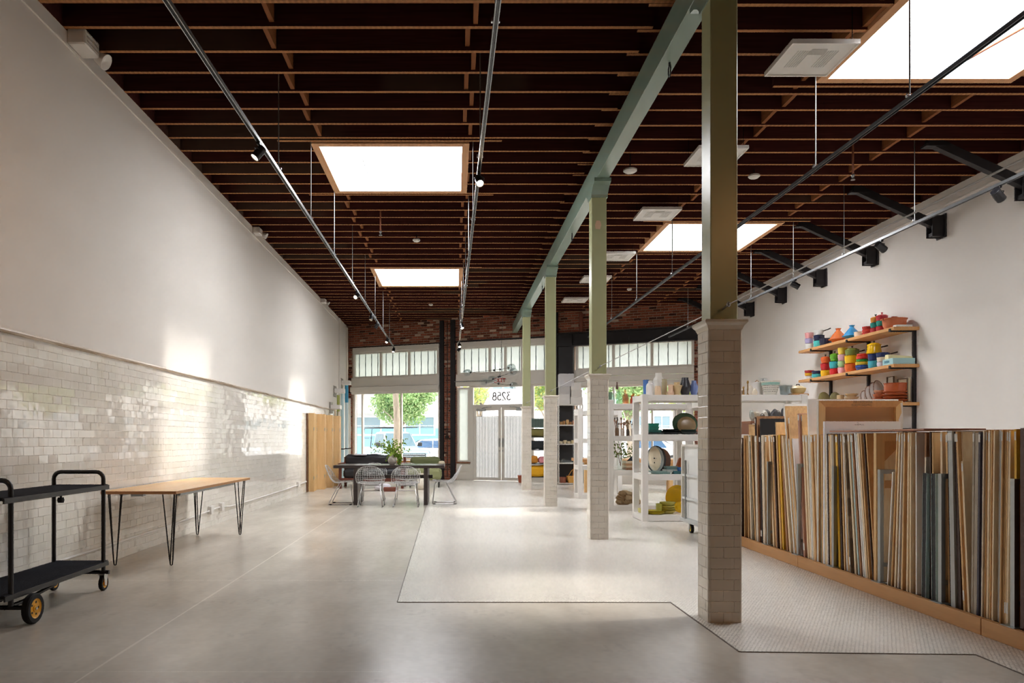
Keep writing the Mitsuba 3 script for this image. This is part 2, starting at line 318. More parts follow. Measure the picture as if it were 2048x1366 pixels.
for i, (a, b, c, d) in enumerate(SKYLIGHTS):
    pos = ['near left', 'far left', 'near right', 'far right'][i]
    k = thing('skylight', ['square skylight with bright white panel between the two left lighting tracks, nearer one', 'small far skylight above the dining table', 'large skylight at the top right corner above the canvas rack', 'far right skylight partly behind the nearest column'][i], 'skylight', 'square skylights in the timber ceiling')
    fr = MB()
    z0, z1 = JZ - .015, DZ + .12
    fr.box(a - TW, a, c - TW, d + TW, z0, z1).box(b, b + TW, c - TW, d + TW, z0, z1).box(a, b, c - TW, c, z0, z1).box(a, b, d, d + TW, z0, z1)
    part(k, 'frame', fr, 'mat_skylight_trim', label='wooden trim boards')
    pk = part(k, 'panel', MB().add([(a, c, JZ + .01), (a, d, JZ + .01), (b, d, JZ + .01), (b, c, JZ + .01)], [[0, 1, 2, 3]]), 'mat_acrylic', label='bright diffusing panel')
    scene[pk]['emitter'] = {'type': 'area', 'radiance': {'type': 'rgb', 'value': SKYLIGHT_RADIANCE}}
    part(k, 'curb', MB().prism(sbox(a - TW - .05, c - TW - .05, b + TW + .05, d + TW + .05).difference(sbox(a - .01, c - .01, b + .01, d + .01)), DZ + .1, DZ + .16), 'mat_white_paint')

# green steel beam with hooks, columns
bk = thing('steel_beam', 'long sage green painted beam running over the row of tiled columns', 'beam')
part(bk, 'beam_body', MB().box(1.775, 1.925, YB, far_y(1.85) - .02, 4.54, 4.81, .004), 'mat_green_beam')
for hy in (6.4, 11.7, 15.7):
    pts = [(1.86, hy + .035 * math.sin(t) , 4.50 - .05 * math.cos(t) - .03) for t in np.linspace(-2.6, 2.6, 15)]
    part(bk, 'hook', MB().tube(pts, .006, 6).cyl((1.86, hy, 4.545), (1.86, hy, 4.50), .009, n=8), 'mat_black_metal', smooth=40, label='black hook under the beam')
CW, CTOP = .236, 2.045
def ctile(w, h):
    c, th = .002, .005
    V = [(x, 0, z) for x, z in ((0, 0), (w, 0), (w, h), (0, h))] + [(x, -th + .001, z) for x, z in ((0, 0), (w, 0), (w, h), (0, h))] + [(x, -th, z) for x, z in ((c, c), (w - c, c), (w - c, h - c), (c, h - c))]
    q = [[i, (i + 1) % 4, 4 + (i + 1) % 4, 4 + i] for i in range(4)] + [[4 + i, 4 + (i + 1) % 4, 8 + (i + 1) % 4, 8 + i] for i in range(4)] + [[8, 9, 10, 11]]
    return np.array(V), np.array(q)
h27 = CTOP / 27; cb = .016; wid = CW - 2 * cb; gp = .0022
TD = {}
for pat, js in ((0, (.44,)), (1, (.80,))):
    xs = [0] + [j * wid for j in js] + [wid]
    for i in range(len(xs) - 1): TD[pat, i] = (xs[i], shape(MB().add(*ctile(xs[i + 1] - xs[i] - gp, h27 - gp)), 'mat_column_glaze'))
COLS = [(1.885, 5.15), (1.848, 9.43), (1.836, 14.05), (1.825, 18.65)]
colname = ['nearest', 'second', 'third', 'farthest']
for ci, (cx, cy) in enumerate(COLS):
    k = thing('column', f'{colname[ci]} of the four columns, sage green post on a cream tiled base', 'column', 'row of tiled columns')
    core = MB().box(-CW / 2 + .005, CW / 2 - .005, .005, CW - .005, 0, CTOP)
    part(k, 'core', core.xf(at(cx, cy, 0)), 'mat_grout')
    fld = MB()
    for r in range(27):
        for face in range(4):
            R = rotz([0, -math.pi / 2, math.pi / 2, math.pi][face]); o = [(-CW / 2 + cb, .005, 0), (-CW / 2 + .005, CW - cb, 0), (CW / 2 - .005, cb, 0), (CW / 2 - cb, CW - .005, 0)][face]
            R[:3, 3] = np.array(o) + (cx, cy, r * h27 + gp / 2)
            for i in range(2):
                x0, d = TD[r % 2, i]
                M = R @ at(x0 + gp / 2, 0, 0)
                if face < 2: part(k, 'tile', d, tw=M)
                else:
                    V, q = ctile(*( (TD[r % 2, 1][0] if i == 0 else wid - x0) - gp, h27 - gp)); fld.add(V @ M[:3, :3].T + M[:3, 3], q)
    part(k, 'tile_field', fld, 'mat_column_glaze', kind='stuff')
    for sx, sy in ((0, 0), (1, 0), (0, 1), (1, 1)):
        m = MB()
        ox, oy = (-CW / 2 + cb if not sx else CW / 2 - cb), (cb if not sy else CW - cb)
        a0 = {(0, 0): math.pi, (1, 0): 1.5 * math.pi, (1, 1): 0, (0, 1): .5 * math.pi}[sx, sy]
        for r in range(27):
            arc = [(ox + cb * math.cos(a0 + t), oy + cb * math.sin(a0 + t)) for t in np.linspace(0, math.pi / 2, 5)]
            m.prism([(ox, oy)] + arc, r * h27 + gp / 2, (r + 1) * h27 - gp / 2)
        part(k, 'corner_bead', m.xf(at(cx, cy, 0)), 'mat_column_glaze')
    cap = MB(); prof = [(0, 0), (.004, .012), (.012, .030), (.024, .042), (.030, .052), (.030, .062), (.024, .070), (0, .074)]
    rings = [[(-CW / 2 - e, -e), (CW / 2 + e, -e), (CW / 2 + e, CW + e), (-CW / 2 - e, CW + e)] for e, _ in prof]
    V = np.array([(x, y, CTOP + z) for ring, (_, z) in zip(rings, prof) for x, y in ring]); q = [[4 * i + j, 4 * i + (j + 1) % 4, 4 * i + 4 + (j + 1) % 4, 4 * i + 4 + j] for i in range(len(prof) - 1) for j in range(4)] + [[4 * len(prof) - 4 + j for j in range(4)]]
    part(k, 'cap_moulding', MB().add(V, q).xf(at(cx, cy, 0)), 'mat_column_glaze')
    PW = .19
    part(k, 'post', MB().box(-PW / 2, PW / 2, .023, .023 + PW, CTOP + .05, 4.44, .006).xf(at(cx, cy, 0)), 'mat_green_post')
    # carved bracket capital
    q = [(-.10, 4.36), (-.10, 4.385)]
    br = MB(); y0, y1 = .02, .216
    pr = [(.095, 4.375), (.105, 4.375), (.105, 4.40)] + [(.105 + .035 * math.sin(t), 4.40 + .09 * (1 - math.cos(t)) + .03 * t) for t in np.linspace(0, 1.4, 7)] + [(.145, 4.545)]
    # long along the beam, slightly wider than the post
    lng = [(-.015, 4.375), (.022, 4.375)]
    prof2 = [(CW / 2 - .095, 4.36)]
    top = [( .33, 4.545), (.33, 4.50), (.24, 4.48), (.17, 4.44), (.125, 4.40), (.12, 4.37), (.103, 4.37)]
    poly = [(-a, z) for a, z in top] + [(a, z) for a, z in reversed(top)]
    P = MB().prism(poly, -.105, .105)
    M = np.eye(4); M[:3, :3] = np.array([[0, 0, 1], [1, 0, 0], [0, 1, 0]]).astype(float); M[:3, 3] = (cx, cy + .118, 0)
    part(k, 'bracket', P.xf(M), 'mat_green_beam', label='carved green bracket under the beam')
solo('paint_patch', MB().prism([(0, 0), (.06, -.005), (.075, .05), (.055, .11), (.01, .105), (-.005, .05)], 0, .0015).xf(rotx(math.pi / 2, (1.80, 9.452, 3.97))), paint('#c9a98c', .8), 'pinkish bare patch high on the front of the second column', 'paint patch')
# steel cable strung from column to column
for i, (y0, y1, lb) in enumerate(((5.15, YB, 'taut steel cable running from the nearest column towards the camera'), (9.43, 5.36, 'taut steel cable between the nearest and second columns'), (14.05, 9.64, 'taut steel cable between second and third columns'), (18.65, 14.26, 'taut steel cable between third and farthest columns'))):
    k = thing('steel_cable', lb, 'cable', 'cables between the columns'); x0 = COLS[i][0]; x1 = COLS[i - 1][0] if i else 1.90
    part(k, 'rope', MB().tube([(x0, y0 - .06, 2.21), (x1, y1 + .01, 2.215)], .004, 6), paint('#c9c9c6', .35), smooth=True)
    part(k, 'eye_bolt', MB().cyl((x0 - .01, y0 + .021, 2.19), (x0 - .002, y0 - .07, 2.21), .007, n=8).lathe([(0, -.02), (.012, -.012), (.015, 0), (.012, .012), (0, .02)], (x0, y0 - .06, 2.21), 10), 'mat_steel', smooth=40)
# ------------------------------------------------------------------ slanted front wall: bricks, windows, doors (local frame: s along the wall, y outwards, z up)
def fp(root, name, m, mt, smooth=False, **k): return part(root, name, m.xf(FWM), mt, smooth, **k)
SE = 12.06
OPEN = [(.23, 3.45, .5, 4.34), (4.02, 7.1, 0, 4.35), (7.8, 11.2, .5, 4.05)]
core = sbox(-.3, 0, SE + .3, 5.6)
for a, b, c, d in OPEN: core = core.difference(sbox(a, c, b, d))
mw = MB(); V0n = len(mw.v)
mw.prism(core, 0, .32)
R = np.eye(4); R[:3, :3] = np.array([[1, 0, 0], [0, 0, 1], [0, 1, 0]]); mw.xf(R)
struct('wall_front', mw.xf(FWM), 'mat_mortar', 'dark red brick front wall with shop windows')
br = np.random.default_rng(3)
bricks = []
row = 0; z = 0
while z < 5.4:
    runs = [(0, SE)]
    for a, b, c, d in OPEN:
        if z + .035 > c and z + .035 < d: runs = [q for s in runs for q in ((s[0], min(s[1], a)), (max(s[0], b), s[1])) if q[1] - q[0] > .03]
    for a, b in runs:
        s = -.11 * (row % 2) + br.uniform(-.01, .01) if True else 0
        while s < b:
            s0, s1 = max(s, a), min(s + .203, b)
            if s1 - s0 > .03: bricks.append((s0, s1, z + .006, z + .0655))
            s += .2145
    z += .0745; row += 1
def brick_mesh(b):
    e = br.uniform(.004, .011); j = br.normal(0, .0015, 4)
    s0, s1, z0, z1 = b
    c = .004
    V = [(s0, .002, z0), (s1, .002, z0), (s1, .002, z1), (s0, .002, z1), (s0 + c, -e + j[0], z0 + c), (s1 - c, -e + j[1], z0 + c), (s1 - c, -e + j[2], z1 - c), (s0 + c, -e + j[3], z1 - c)]
    t = br.uniform(0, 1); k = br.uniform(.75, 1.15)
    col = np.array(C('#6b3a2b')) * (1 - t) + np.array(C('#9a5640')) * t
    if br.uniform() < .07: col = np.array(C('#b09a88'))
    if br.uniform() < .1: col = np.array(C('#4a2c24'))
    return np.array(V) @ FWM[:3, :3].T + FWM[:3, 3], np.array([[0, 1, 5, 4], [1, 2, 6, 5], [2, 3, 7, 6], [3, 0, 4, 7], [4, 5, 6, 7]]), np.tile(col * k, (8, 1))
big = set(sorted([b for b in bricks if b[2] > 4.3], key=lambda b: -b[0])[:150] + sorted([b for b in bricks if b[0] < 4 and (b[2] > 4.34 or b[1] <= .24)], key=lambda b: -b[2])[:150])
rv, rf, rc, n = [], [], [], 0
for b in bricks:
    V, q, c = brick_mesh(b)
    if b in big: scene.__setitem__(num('wall_front__brick'), mikit.ply((V, q), 'mat_brick', color=c))
    else: rv.append(V); rf.append(q + n); rc.append(c); n += 8
scene['wall_front__brick_field'] = mikit.ply((np.vstack(rv), np.vstack(rf)), 'mat_brick', color=np.vstack(rc)); labels['wall_front__brick_field'] = {'kind': 'stuff'}

def frame(m, a, b, c, d, w, y0, y1):
    return m.box(a, a + w, y0, y1, c, d).box(b - w, b, y0, y1, c, d).box(a + w, b - w, y0, y1, d - w, d).box(a + w, b - w, y0, y1, c, c + w)
def transom(n, a, b, c, d, cuts, head, bars):
    """painted frame with frosted panes and the dark bars behind them"""
    k = struct(f'window_{n}', None)
    m = MB()
    frame(m, a, b, c - .07, d, .07, -.03, .12)
    m.box(a, b, -.05, .05, d, d + head, .004)
    fp(k, 'frame', m, 'mat_trim_paint')
    xs = [a + .07] + cuts + [b - .07]
    for i in range(len(xs) - 1):
        x0, x1 = xs[i] + (.035 if i else 0), xs[i + 1] - (.035 if i < len(xs) - 2 else 0)
        if i: fp(k, 'mullion', MB().box(xs[i] - .035, xs[i] + .035, -.02, .1, c, d - .07), 'mat_trim_paint')
        fp(k, 'frosted_pane', MB().add([(x0, .06, c), (x1, .06, c), (x1, .06, d - .07), (x0, .06, d - .07)], [[0, 1, 2, 3]]), 'mat_frosted')
        nb = max(1, round((x1 - x0) / bars))
        for j in range(1, nb + 1):
            xx = x0 + (j - .45) * (x1 - x0) / nb
            fp(k, 'bar', MB().tube([(xx + br.uniform(-.004, .004), .052, zz) for zz in np.linspace(c, d - .07, 7)], [.014, .017, .013, .018, .014, .017, .013], 6), paint('#a3aeb0', .6))
    return k
# bay 1
k1 = transom(1, .28, 3.43, 3.38, 4.20, [1.32, 2.36], .14, .255)
fp(k1, 'spandrel', MB().box(.23, 3.45, -.06, .06, 3.02, 3.33, .005).box(.23, 3.45, .0, .2, 2.8, 3.05), 'mat_trim_paint')
sh = solo('roller_shade', MB().box(.22, 3.45, -.13, -.065, 2.86, 3.03, .01).box(.26, 3.42, -.11, -.10, 2.78, 2.87).xf(FWM), 'mat_trim_paint', 'cream roller shade box above the left shop window', 'roller shade')
def shop_window(n, a, b, c, d, mulls, sill=True):
    k = struct(f'window_{n}', None); m = MB(); frame(m, a, b, c, d, .05, .02, .12); fp(k, 'frame', m, 'mat_trim_paint')
    for u in mulls: fp(k, 'mullion', MB().box(u - .025, u + .025, .02, .12, c + .05, d - .05), 'mat_trim_paint')
    xs = [a + .05] + mulls + [b - .05]
    for i in range(len(xs) - 1): fp(k, 'pane', MB().add([(xs[i], .07, c), (xs[i + 1], .07, c), (xs[i + 1], .07, d), (xs[i], .07, d)], [[0, 1, 2, 3]]), 'mat_pane')
    return k
k2 = shop_window(2, .28, 3.43, .62, 2.86, [.60, 2.05])
fp(k2, 'sill', MB().box(.2, 3.5, -.28, .06, .55, .60, .005), 'mat_wood_y', label='wooden window sill')
fp(k2, 'apron', MB().box(.23, 3.45, -.02, .2, 0, .56).box(.23, 3.45, -.04, .0, .02, .26).box(.23, 3.45, -.04, .0, .29, .53), 'mat_trim_paint')
# bay 2
k3 = transom(3, 4.07, 7.06, 3.38, 4.20, [5.14, 5.65], .14, .27)
fp(k3, 'mullion', MB().box(6.15, 6.22, -.02, .1, 3.38, 4.13), 'mat_trim_paint')
fp(k3, 'spandrel', MB().box(4.02, 7.1, -.04, .06, 2.95, 3.33, .005).box(4.02, 7.1, -.06, -.03, 2.97, 3.12), 'mat_trim_paint')
k4 = struct('window_4', None); m = MB(); frame(m, 4.06, 4.46, .57, 2.92, .055, .0, .12); m.box(4.02, 4.52, 0, .2, 0, .53).box(4.46, 4.53, -.01, .14, 0, 2.95); m.box(4.04, 4.5, -.02, 0, .03, .25).box(4.04, 4.5, -.02, 0, .28, .5)
fp(k4, 'frame', m, 'mat_trim_paint'); fp(k4, 'frosted_pane', MB().add([(4.1, .06, .6), (4.43, .06, .6), (4.43, .06, 2.9), (4.1, .06, 2.9)], [[0, 1, 2, 3]]), 'mat_frosted')
fp(k4, 'sill', MB().box(4.03, 4.5, -.06, .05, .53, .575, .004), paint('#7b5138', .5))
k5 = struct('window_5', None); m = MB(); frame(m, 4.53, 6.45, 2.32, 2.95, .045, .02, .12); fp(k5, 'frame', m, 'mat_trim_paint')
fp(k5, 'pane', MB().add([(4.55, .07, 2.34), (6.43, .07, 2.34), (6.43, .07, 2.93), (4.55, .07, 2.93)], [[0, 1, 2, 3]]), 'mat_pane')
dg = MB()                                                             # street number in reverse, drawn with round strokes
def arcp(cx, cz, rx, rz, a0, a1, n=14): return [(cx + rx * math.cos(a), 0, cz + rz * math.sin(a)) for a in np.radians(np.linspace(a0, a1, n))]
def digit(paths, ox):
    for p in paths: dg.tube([(ox - x, 0, z) for x, _, z in p], .016, 6)
H = .235
d3 = [[(.01, 0, H), (.10, 0, H), (.05, 0, H * .6)] + arcp(.05, H * .3, .055, H * .3, 80, -150)]
d2 = [arcp(.055, H * .74, .05, H * .26, 165, -20) + [(.0, 0, 0), (.115, 0, 0)]]
d5 = [[(.10, 0, H), (.02, 0, H), (.012, 0, H * .57)] + arcp(.05, H * .32, .055, H * .32, 125, -150)]
d8 = [arcp(.055, H * .76, .042, H * .24, -90, 270, 20), arcp(.055, H * .27, .06, H * .27, 90, 450, 20)]
for i, d in enumerate((d3, d2, d5, d8)): digit(d, 5.80 - .155 * i)
fp(k5, 'street_number', dg.xf(at(0, .045, 2.50)), 'mat_black_metal', label='black street number 3258 read in reverse')
ek = thing('exit_sign', 'small white exit sign with red letters above the double door', 'exit sign')
fp(ek, 'box', MB().box(5.27, 5.57, -.10, -.062, 3.0, 3.2, .004), 'mat_white_paint')
tm = meshkit.text_mesh('EXIT', .12, .003, True); tm.apply_transform(rotx(math.pi / 2)); tm.apply_translation([5.30, -.1005, 3.04])
fp(ek, 'lettering', MB().tm(tm), paint('#a8231c', .5), label='red letters EXIT')
def door(n, a, b, hinge_left):
    k = struct(f'door_{n}', None); m = MB(); frame(m, a, b, .012, 2.27, .085, .02, .065); fp(k, 'frame', m, 'mat_trim_paint')
    fp(k, 'pane', MB().add([(a + .08, .045, .1), (b - .08, .045, .1), (b - .08, .045, 2.2), (a + .08, .045, 2.2)], [[0, 1, 2, 3]]), 'mat_pane')
    wv = [(x, .085 + .012 * math.sin(x * 62 + .8 * math.sin(x * 13))) for x in np.linspace(a + .06, b - .06, 90)]
    V = [(x, y, z) for x, y in wv for z in (.09, 1.99)]; q = [[2 * i, 2 * i + 2, 2 * i + 3, 2 * i + 1] for i in range(len(wv) - 1)]
    fp(k, 'curtain', MB().add(V, q), 'mat_curtain', smooth=True, label='gathered white curtain')
    gr = MB()
    for x in np.linspace(a + .09, b - .09, 17): gr.cyl((x, .03, .1), (x, .03, 2.0), .0022, n=4)
    for z in np.arange(.1, 2.01, .05): gr.cyl((a + .085, .03, z), (b - .085, .03, z), .0022, n=4)
    fp(k, 'wire_grid', gr, paint('#8e9498', .5), label='fine wire grid'); fp(k, 'curtain_rod', MB().cyl((a + .08, .075, 2.0), (b - .08, .075, 2.0), .007, n=6), paint('#5d6468', .5))
    x = b - .045 if hinge_left else a + .045
    fp(k, 'push_plate', MB().box(x - .028, x + .028, -.005, .02, 1.05, 1.32, .003), 'mat_steel')
    fp(k, 'lock', MB().cyl((x, .0, .93), (x, .022, .93), .022, n=10), 'mat_steel', smooth=40)
    fp(k, 'closer', MB().box((a + .12) if hinge_left else (b - .42), (a + .42) if hinge_left else (b - .12), -.05, .02, 2.16, 2.24, .006).tube([(a + .3, -.03, 2.24), (a + .45, -.16, 2.275), (a + .62, -.03, 2.29)] if hinge_left else [(b - .3, -.03, 2.24), (b - .45, -.16, 2.275), (b - .62, -.03, 2.29)], .009, 6), 'mat_steel')
    return k
k6 = struct('trim_1', MB().box(4.53, 4.59, -.01, .14, 0, 2.34).box(6.43, 6.5, -.01, .14, 0, 2.95).box(4.53, 6.5, -.01, .14, 2.27, 2.36).xf(FWM), 'mat_trim_paint')
door(1, 4.59, 5.50, True); door(2, 5.52, 6.43, False)
shop_window(6, 6.5, 7.08, .57, 2.95, [])
part('window_6', 'apron', MB().box(6.5, 7.1, 0, .2, 0, .57).xf(FWM), 'mat_trim_paint')
# bay 3
k7 = transom(7, 7.85, 11.2, 3.38, 4.10, [8.96, 10.05], .01, .27)
fp(k7, 'spandrel', MB().box(7.8, 11.2, -.05, .06, 3.14, 3.33, .005).box(7.8, 11.2, -.045, .06, 2.98, 3.13, .005).box(7.8, 11.2, -.06, .06, 2.86, 2.97, .005), 'mat_trim_paint')
shop_window(8, 7.85, 11.18, .62, 2.86, [8.96, 10.05])
fp('window_8', 'apron', MB().box(7.8, 11.2, -.03, .2, 0, .56).box(7.8, 11.2, -.15, .05, .56, .61), 'mat_trim_paint')
# steel on the wall
def fsolo(name, m, mt, label, cat, group=None, smooth=False): return solo(name, m.xf(FWM), mt, label, cat, group, smooth)
def ibeam(s0, s1, z0, z1): return MB().box(s0, s1, -.07, -.055, z0, z1).box(s0, s1, -.02, -.005, z0, z1).box((s0 + s1) / 2 - .01, (s0 + s1) / 2 + .01, -.056, -.019, z0, z1)
fsolo('steel_upright', ibeam(3.47, 3.60, 0, 5.06), 'mat_black_steel', 'black steel upright on the left edge of the brick pier', 'steel upright')
fsolo('steel_upright', ibeam(3.84, 3.99, 0, 5.06), 'mat_black_steel', 'black steel upright on the right edge of the brick pier beside the door', 'steel upright')
pk = thing('conduit_pipe', 'thin rusty pipe running up the brick pier with a round junction box', 'pipe')
fp(pk, 'pipe', MB().cyl((3.72, -.035, .1), (3.72, -.035, 5.0), .014, n=8), paint('#3b2a24', .6), smooth=40); fp(pk, 'junction_box', MB().lathe([(0, -.05), (.05, -.05), (.055, .0), (.05, .05), (0, .05)], (0, 0, 0), 14).xf(rotx(math.pi / 2, (3.72, -.05, 1.36))), 'mat_black_metal', smooth=40)
fsolo('steel_post', MB().box(7.2, 7.32, -.14, -.01, 0, 5.06).box(7.34, 7.72, -.10, -.01, 0, 4.035).box(7.72, 7.8, -.16, -.01, 0, 4.035), 'mat_black_steel', 'broad black steel post between the door bay and the right window bay', 'steel post')
hk = thing('steel_header', 'deep black steel header beam above the right transom window', 'steel beam')
fp(hk, 'web', MB().box(7.325, SE, -.10, -.02, 4.06, 4.42), 'mat_black_steel'); fp(hk, 'flange', MB().box(7.325, SE, -.18, -.0, 4.40, 4.43).box(7.325, SE, -.18, -.0, 4.04, 4.07), 'mat_black_steel'); fp(hk, 'stiffener', MB().box(7.75, 7.77, -.17, -.02, 4.06, 4.41), 'mat_black_steel')
fsolo('steel_lintel', MB().box(.15, 3.5, -.03, .0, 4.34, 4.37), 'mat_black_steel', 'thin dark lintel over the left transom window', 'lintel')
fsolo('steel_lintel', MB().box(4.0, 7.2, -.03, .0, 4.35, 4.39), 'mat_black_steel', 'thin dark lintel over the middle transom window', 'lintel')
fsolo('drain_pipe', MB().cyl((8.02, -.05, 4.42), (8.02, -.05, 5.0), .055, n=12), paint('#7a4433', .7), 'short rust red pipe on the brick above the black header', 'pipe', smooth=40)
bar = thing('pull_bar', 'slim horizontal bar across the trim above the double door', 'bar')
fp(bar, 'bar', MB().cyl((4.0, -.12, 3.10), (5.4, -.12, 3.10), .012, n=8), 'mat_steel', smooth=True)
# ------------------------------------------------------------------ the street outside
struct('ground', MB().box(-60, 60, 20, 30.0, -.35, -.02).box(-60, 60, 30.0, 30.2, -.35, -.03).box(-60, 60, 30.2, 110, -.35, -.17).xf(np.eye(4)), paint('#b9b6b0', .85), 'pale pavement and road outside')
scene['ground']['to_world'] = T().translate([0, .0, 0])
gp_ = Polygon([(-60, far_y(-3.8) + 0), (-3.8, far_y(-3.8) + .12), (7.7, far_y(7.7) + .12), (60, 20), (60, 30), (-60, 30)])
scene['ground'] = shape(MB().prism(gp_, -.3, -.02).box(-60, 60, 30, 110, -.4, -.15), paint('#b9b6b0', .85))
def building(x0, x1, y, h, label, upper, lower, wins, extra=None):
    k = thing('building', label, 'building')
    part(k, 'wall', MB().box(x0, x1, y, y + 8, 2.0, h), paint(upper, .9))
    part(k, 'base', MB().box(x0, x1, y - .04, y + 8, -.2, 2.0), paint(lower, .9), label='coloured base')
    part(k, 'cornice', MB().box(x0, x1, y - .3, y, h - .3, h).box(x0, x1, y - .12, y, 3.9, 4.1), paint('#e9e7e2', .8))
    for wx, wz, ww, wh in wins:
        f = part(k, 'window', frame(MB(), wx - ww / 2 - .08, wx + ww / 2 + .08, wz - .08, wz + wh + .08, .1, -.08, .02).box(wx - .03, wx + .03, -.07, .02, wz, wz + wh).box(wx - ww / 2, wx + ww / 2, -.07, .02, wz + wh * .5 - .02, wz + wh * .5 + .02).xf(at(0, y, 0)), paint('#eef0f0', .6))
        part(f, 'glass', MB().box(wx - ww / 2, wx + ww / 2, y - .03, y + .01, wz, wz + wh), paint('#7f98a2', .1))
    return k
bA = building(-14, 1.5, 47, 9.5, 'white and sky blue building across the street behind the pickup', '#e9e7e4', '#86b7d6', [(-11.5, 4.9, 1.7, 2.2), (-8.6, 4.9, 1.7, 2.2), (-5.8, 1.6, 2.2, 1.1), (-2.2, 1.6, 1.8, 1.1), (-3.0, 4.9, 1.7, 2.2), (0.1, 4.9, 1.4, 2.2)])
part(bA, 'awning', MB().prism([(0, 0), (1.0, -.55), (1.0, -.62), (0, -.1)], -1.6, 1.6).xf(np.array([[0, 0, 1, -5.8], [-1, 0, 0, 47], [0, 1, 0, 3.55], [0, 0, 0, 1.0]])), paint('#b9c0c6', .7))
part(bA, 'door', MB().box(-9.3, -8.5, 46.93, 47.0, -.1, 1.95), paint('#3f86ad', .5)); part(bA, 'door', MB().box(.5, 1.3, 46.93, 47.0, -.1, 1.95), paint('#4f8fb8', .5))
building(1.8, 9.0, 46, 7.5, 'pale apartment building seen through the glass above the door', '#efece8', '#d9d6d0', [(3.0, 1.2, 1.3, 1.3), (5.2, 1.2, 1.3, 1.3), (3.0, 4.4, 1.3, 1.7), (5.2, 4.4, 1.3, 1.7), (7.4, 4.4, 1.3, 1.7)])
building(9.6, 26, 45, 7.0, 'cream house across the street behind the white shelves', '#e7e4df', '#d5d2cb', [(11.2, 1.5, 1.0, 1.2), (12.6, 1.5, 1.0, 1.2), (14.6, 1.5, 1.2, 1.2), (17, 1.5, 1.2, 1.2), (20, 1.5, 1.2, 1.2), (13, 4.3, 1.4, 1.6), (17, 4.3, 1.4, 1.6)])
building(-30, -14.4, 44, 8.0, 'white rendered building at the left end of the street', '#efedea', '#e3e1dd', [(-18, 1.6, 1.4, 1.4), (-22, 1.6, 1.4, 1.4), (-18, 4.6, 1.4, 1.7)])
LV = [leafmat('leaf_a', '#a3c184'), leafmat('leaf_b', '#bccf98'), leafmat('leaf_c', '#8fb078'), leafmat('leaf_y', '#d8d884')]
def tree(x, y, label, h0, th, r, cr, cz, crown, nleaf, lm, lean=0, seed=1, z0=-.15):
    rg = np.random.default_rng(seed); k = thing('street_tree', label, 'tree')
    m = MB(); top = np.array([x + lean, y, cz])
    pts = [np.array([x, y, z0]) * (1 - t) + top * t + np.array([.08 * math.sin(5 * t), .05 * math.sin(4 * t), 0]) * r * 6 for t in np.linspace(0, 1, 12)]
    m.tube(pts, np.linspace(r * 1.15, r * .6, 12), 12)
    br_ = []
    for i in range(9):
        a = i * 2.4; q = top + np.array([math.cos(a) * cr * .6, math.sin(a) * cr * .6, rg.uniform(-.1, .6) * cr])
        p0 = pts[7 + i % 4]; m.tube([p0, (p0 + q) / 2 + [0, 0, .15], q], [r * .45, r * .3, r * .12], 6)
    part(k, 'trunk', m, 'mat_bark', smooth=True)
    n = nleaf; d = rg.normal(size=(n, 3)); d /= np.linalg.norm(d, axis=1)[:, None]
    cl = rg.normal(size=(26, 3)); cl /= np.linalg.norm(cl, axis=1)[:, None]
    cc = top + cl * np.array([cr, cr, cr * .8]) * rg.uniform(.35, .9, (26, 1)) + [0, 0, cr * .35]
    P = cc[rg.integers(0, 26, n)] + d * (rg.uniform(0, 1, (n, 1)) ** .5) * cr * .38
    s = crown
    A = rg.normal(size=(n, 3)); A /= np.linalg.norm(A, axis=1)[:, None]; B = np.cross(A, rg.normal(size=(n, 3))); B /= np.linalg.norm(B, axis=1)[:, None]
    V = np.stack([P - A * s, P + B * s * .45, P + A * s, P - B * s * .45], 1)
    for j, mt in enumerate(lm):
        v = V[j::len(lm)].reshape(-1, 3); q = np.arange(len(v)).reshape(-1, 4)
        kk = num(k + '__foliage'); scene[kk] = shape((v, q), mt); labels[kk] = {'kind': 'stuff'}
    return k
mat('bark', proc(lambda p, n, uv: mix(C('#8d8072'), C('#b8ab9a'), fbm(p.x * 14, p.y * 14, p.z * 5, 3))), rough=.9)
tree(-2.27, 28.2, 'straight pale trunk on the near pavement in front of the pickup', 0, 0, .14, 2.2, 4.6, .09, 5000, LV[:2], .05, 2, -.02)
tree(-3.2, 41, 'round green street tree across the road behind the pickup', 0, 0, .13, 1.75, 3.0, .11, 9000, LV[:3], .25, 3)
tree(1.05, 33, 'yellow green tree outside the glass above the door', 0, 0, .07, .75, 3.0, .10, 700, [LV[3], LV[1]], 0, 4)
tree(3.9, 30.5, 'small leafy tree outside the window right of the double door', 0, 0, .09, 1.1, 2.9, .08, 3500, [LV[3], LV[0]], 0, 5)
tree(7.3, 31, 'leafy green tree outside behind the glass bottles', 0, 0, .12, 1.6, 3.2, .10, 6000, LV[:3], 0, 6)
tree(10.6, 32, 'yellow leafed tree outside behind the white shelving', 0, 0, .12, 1.5, 3.1, .10, 5000, [LV[3], LV[1]], 0, 7)
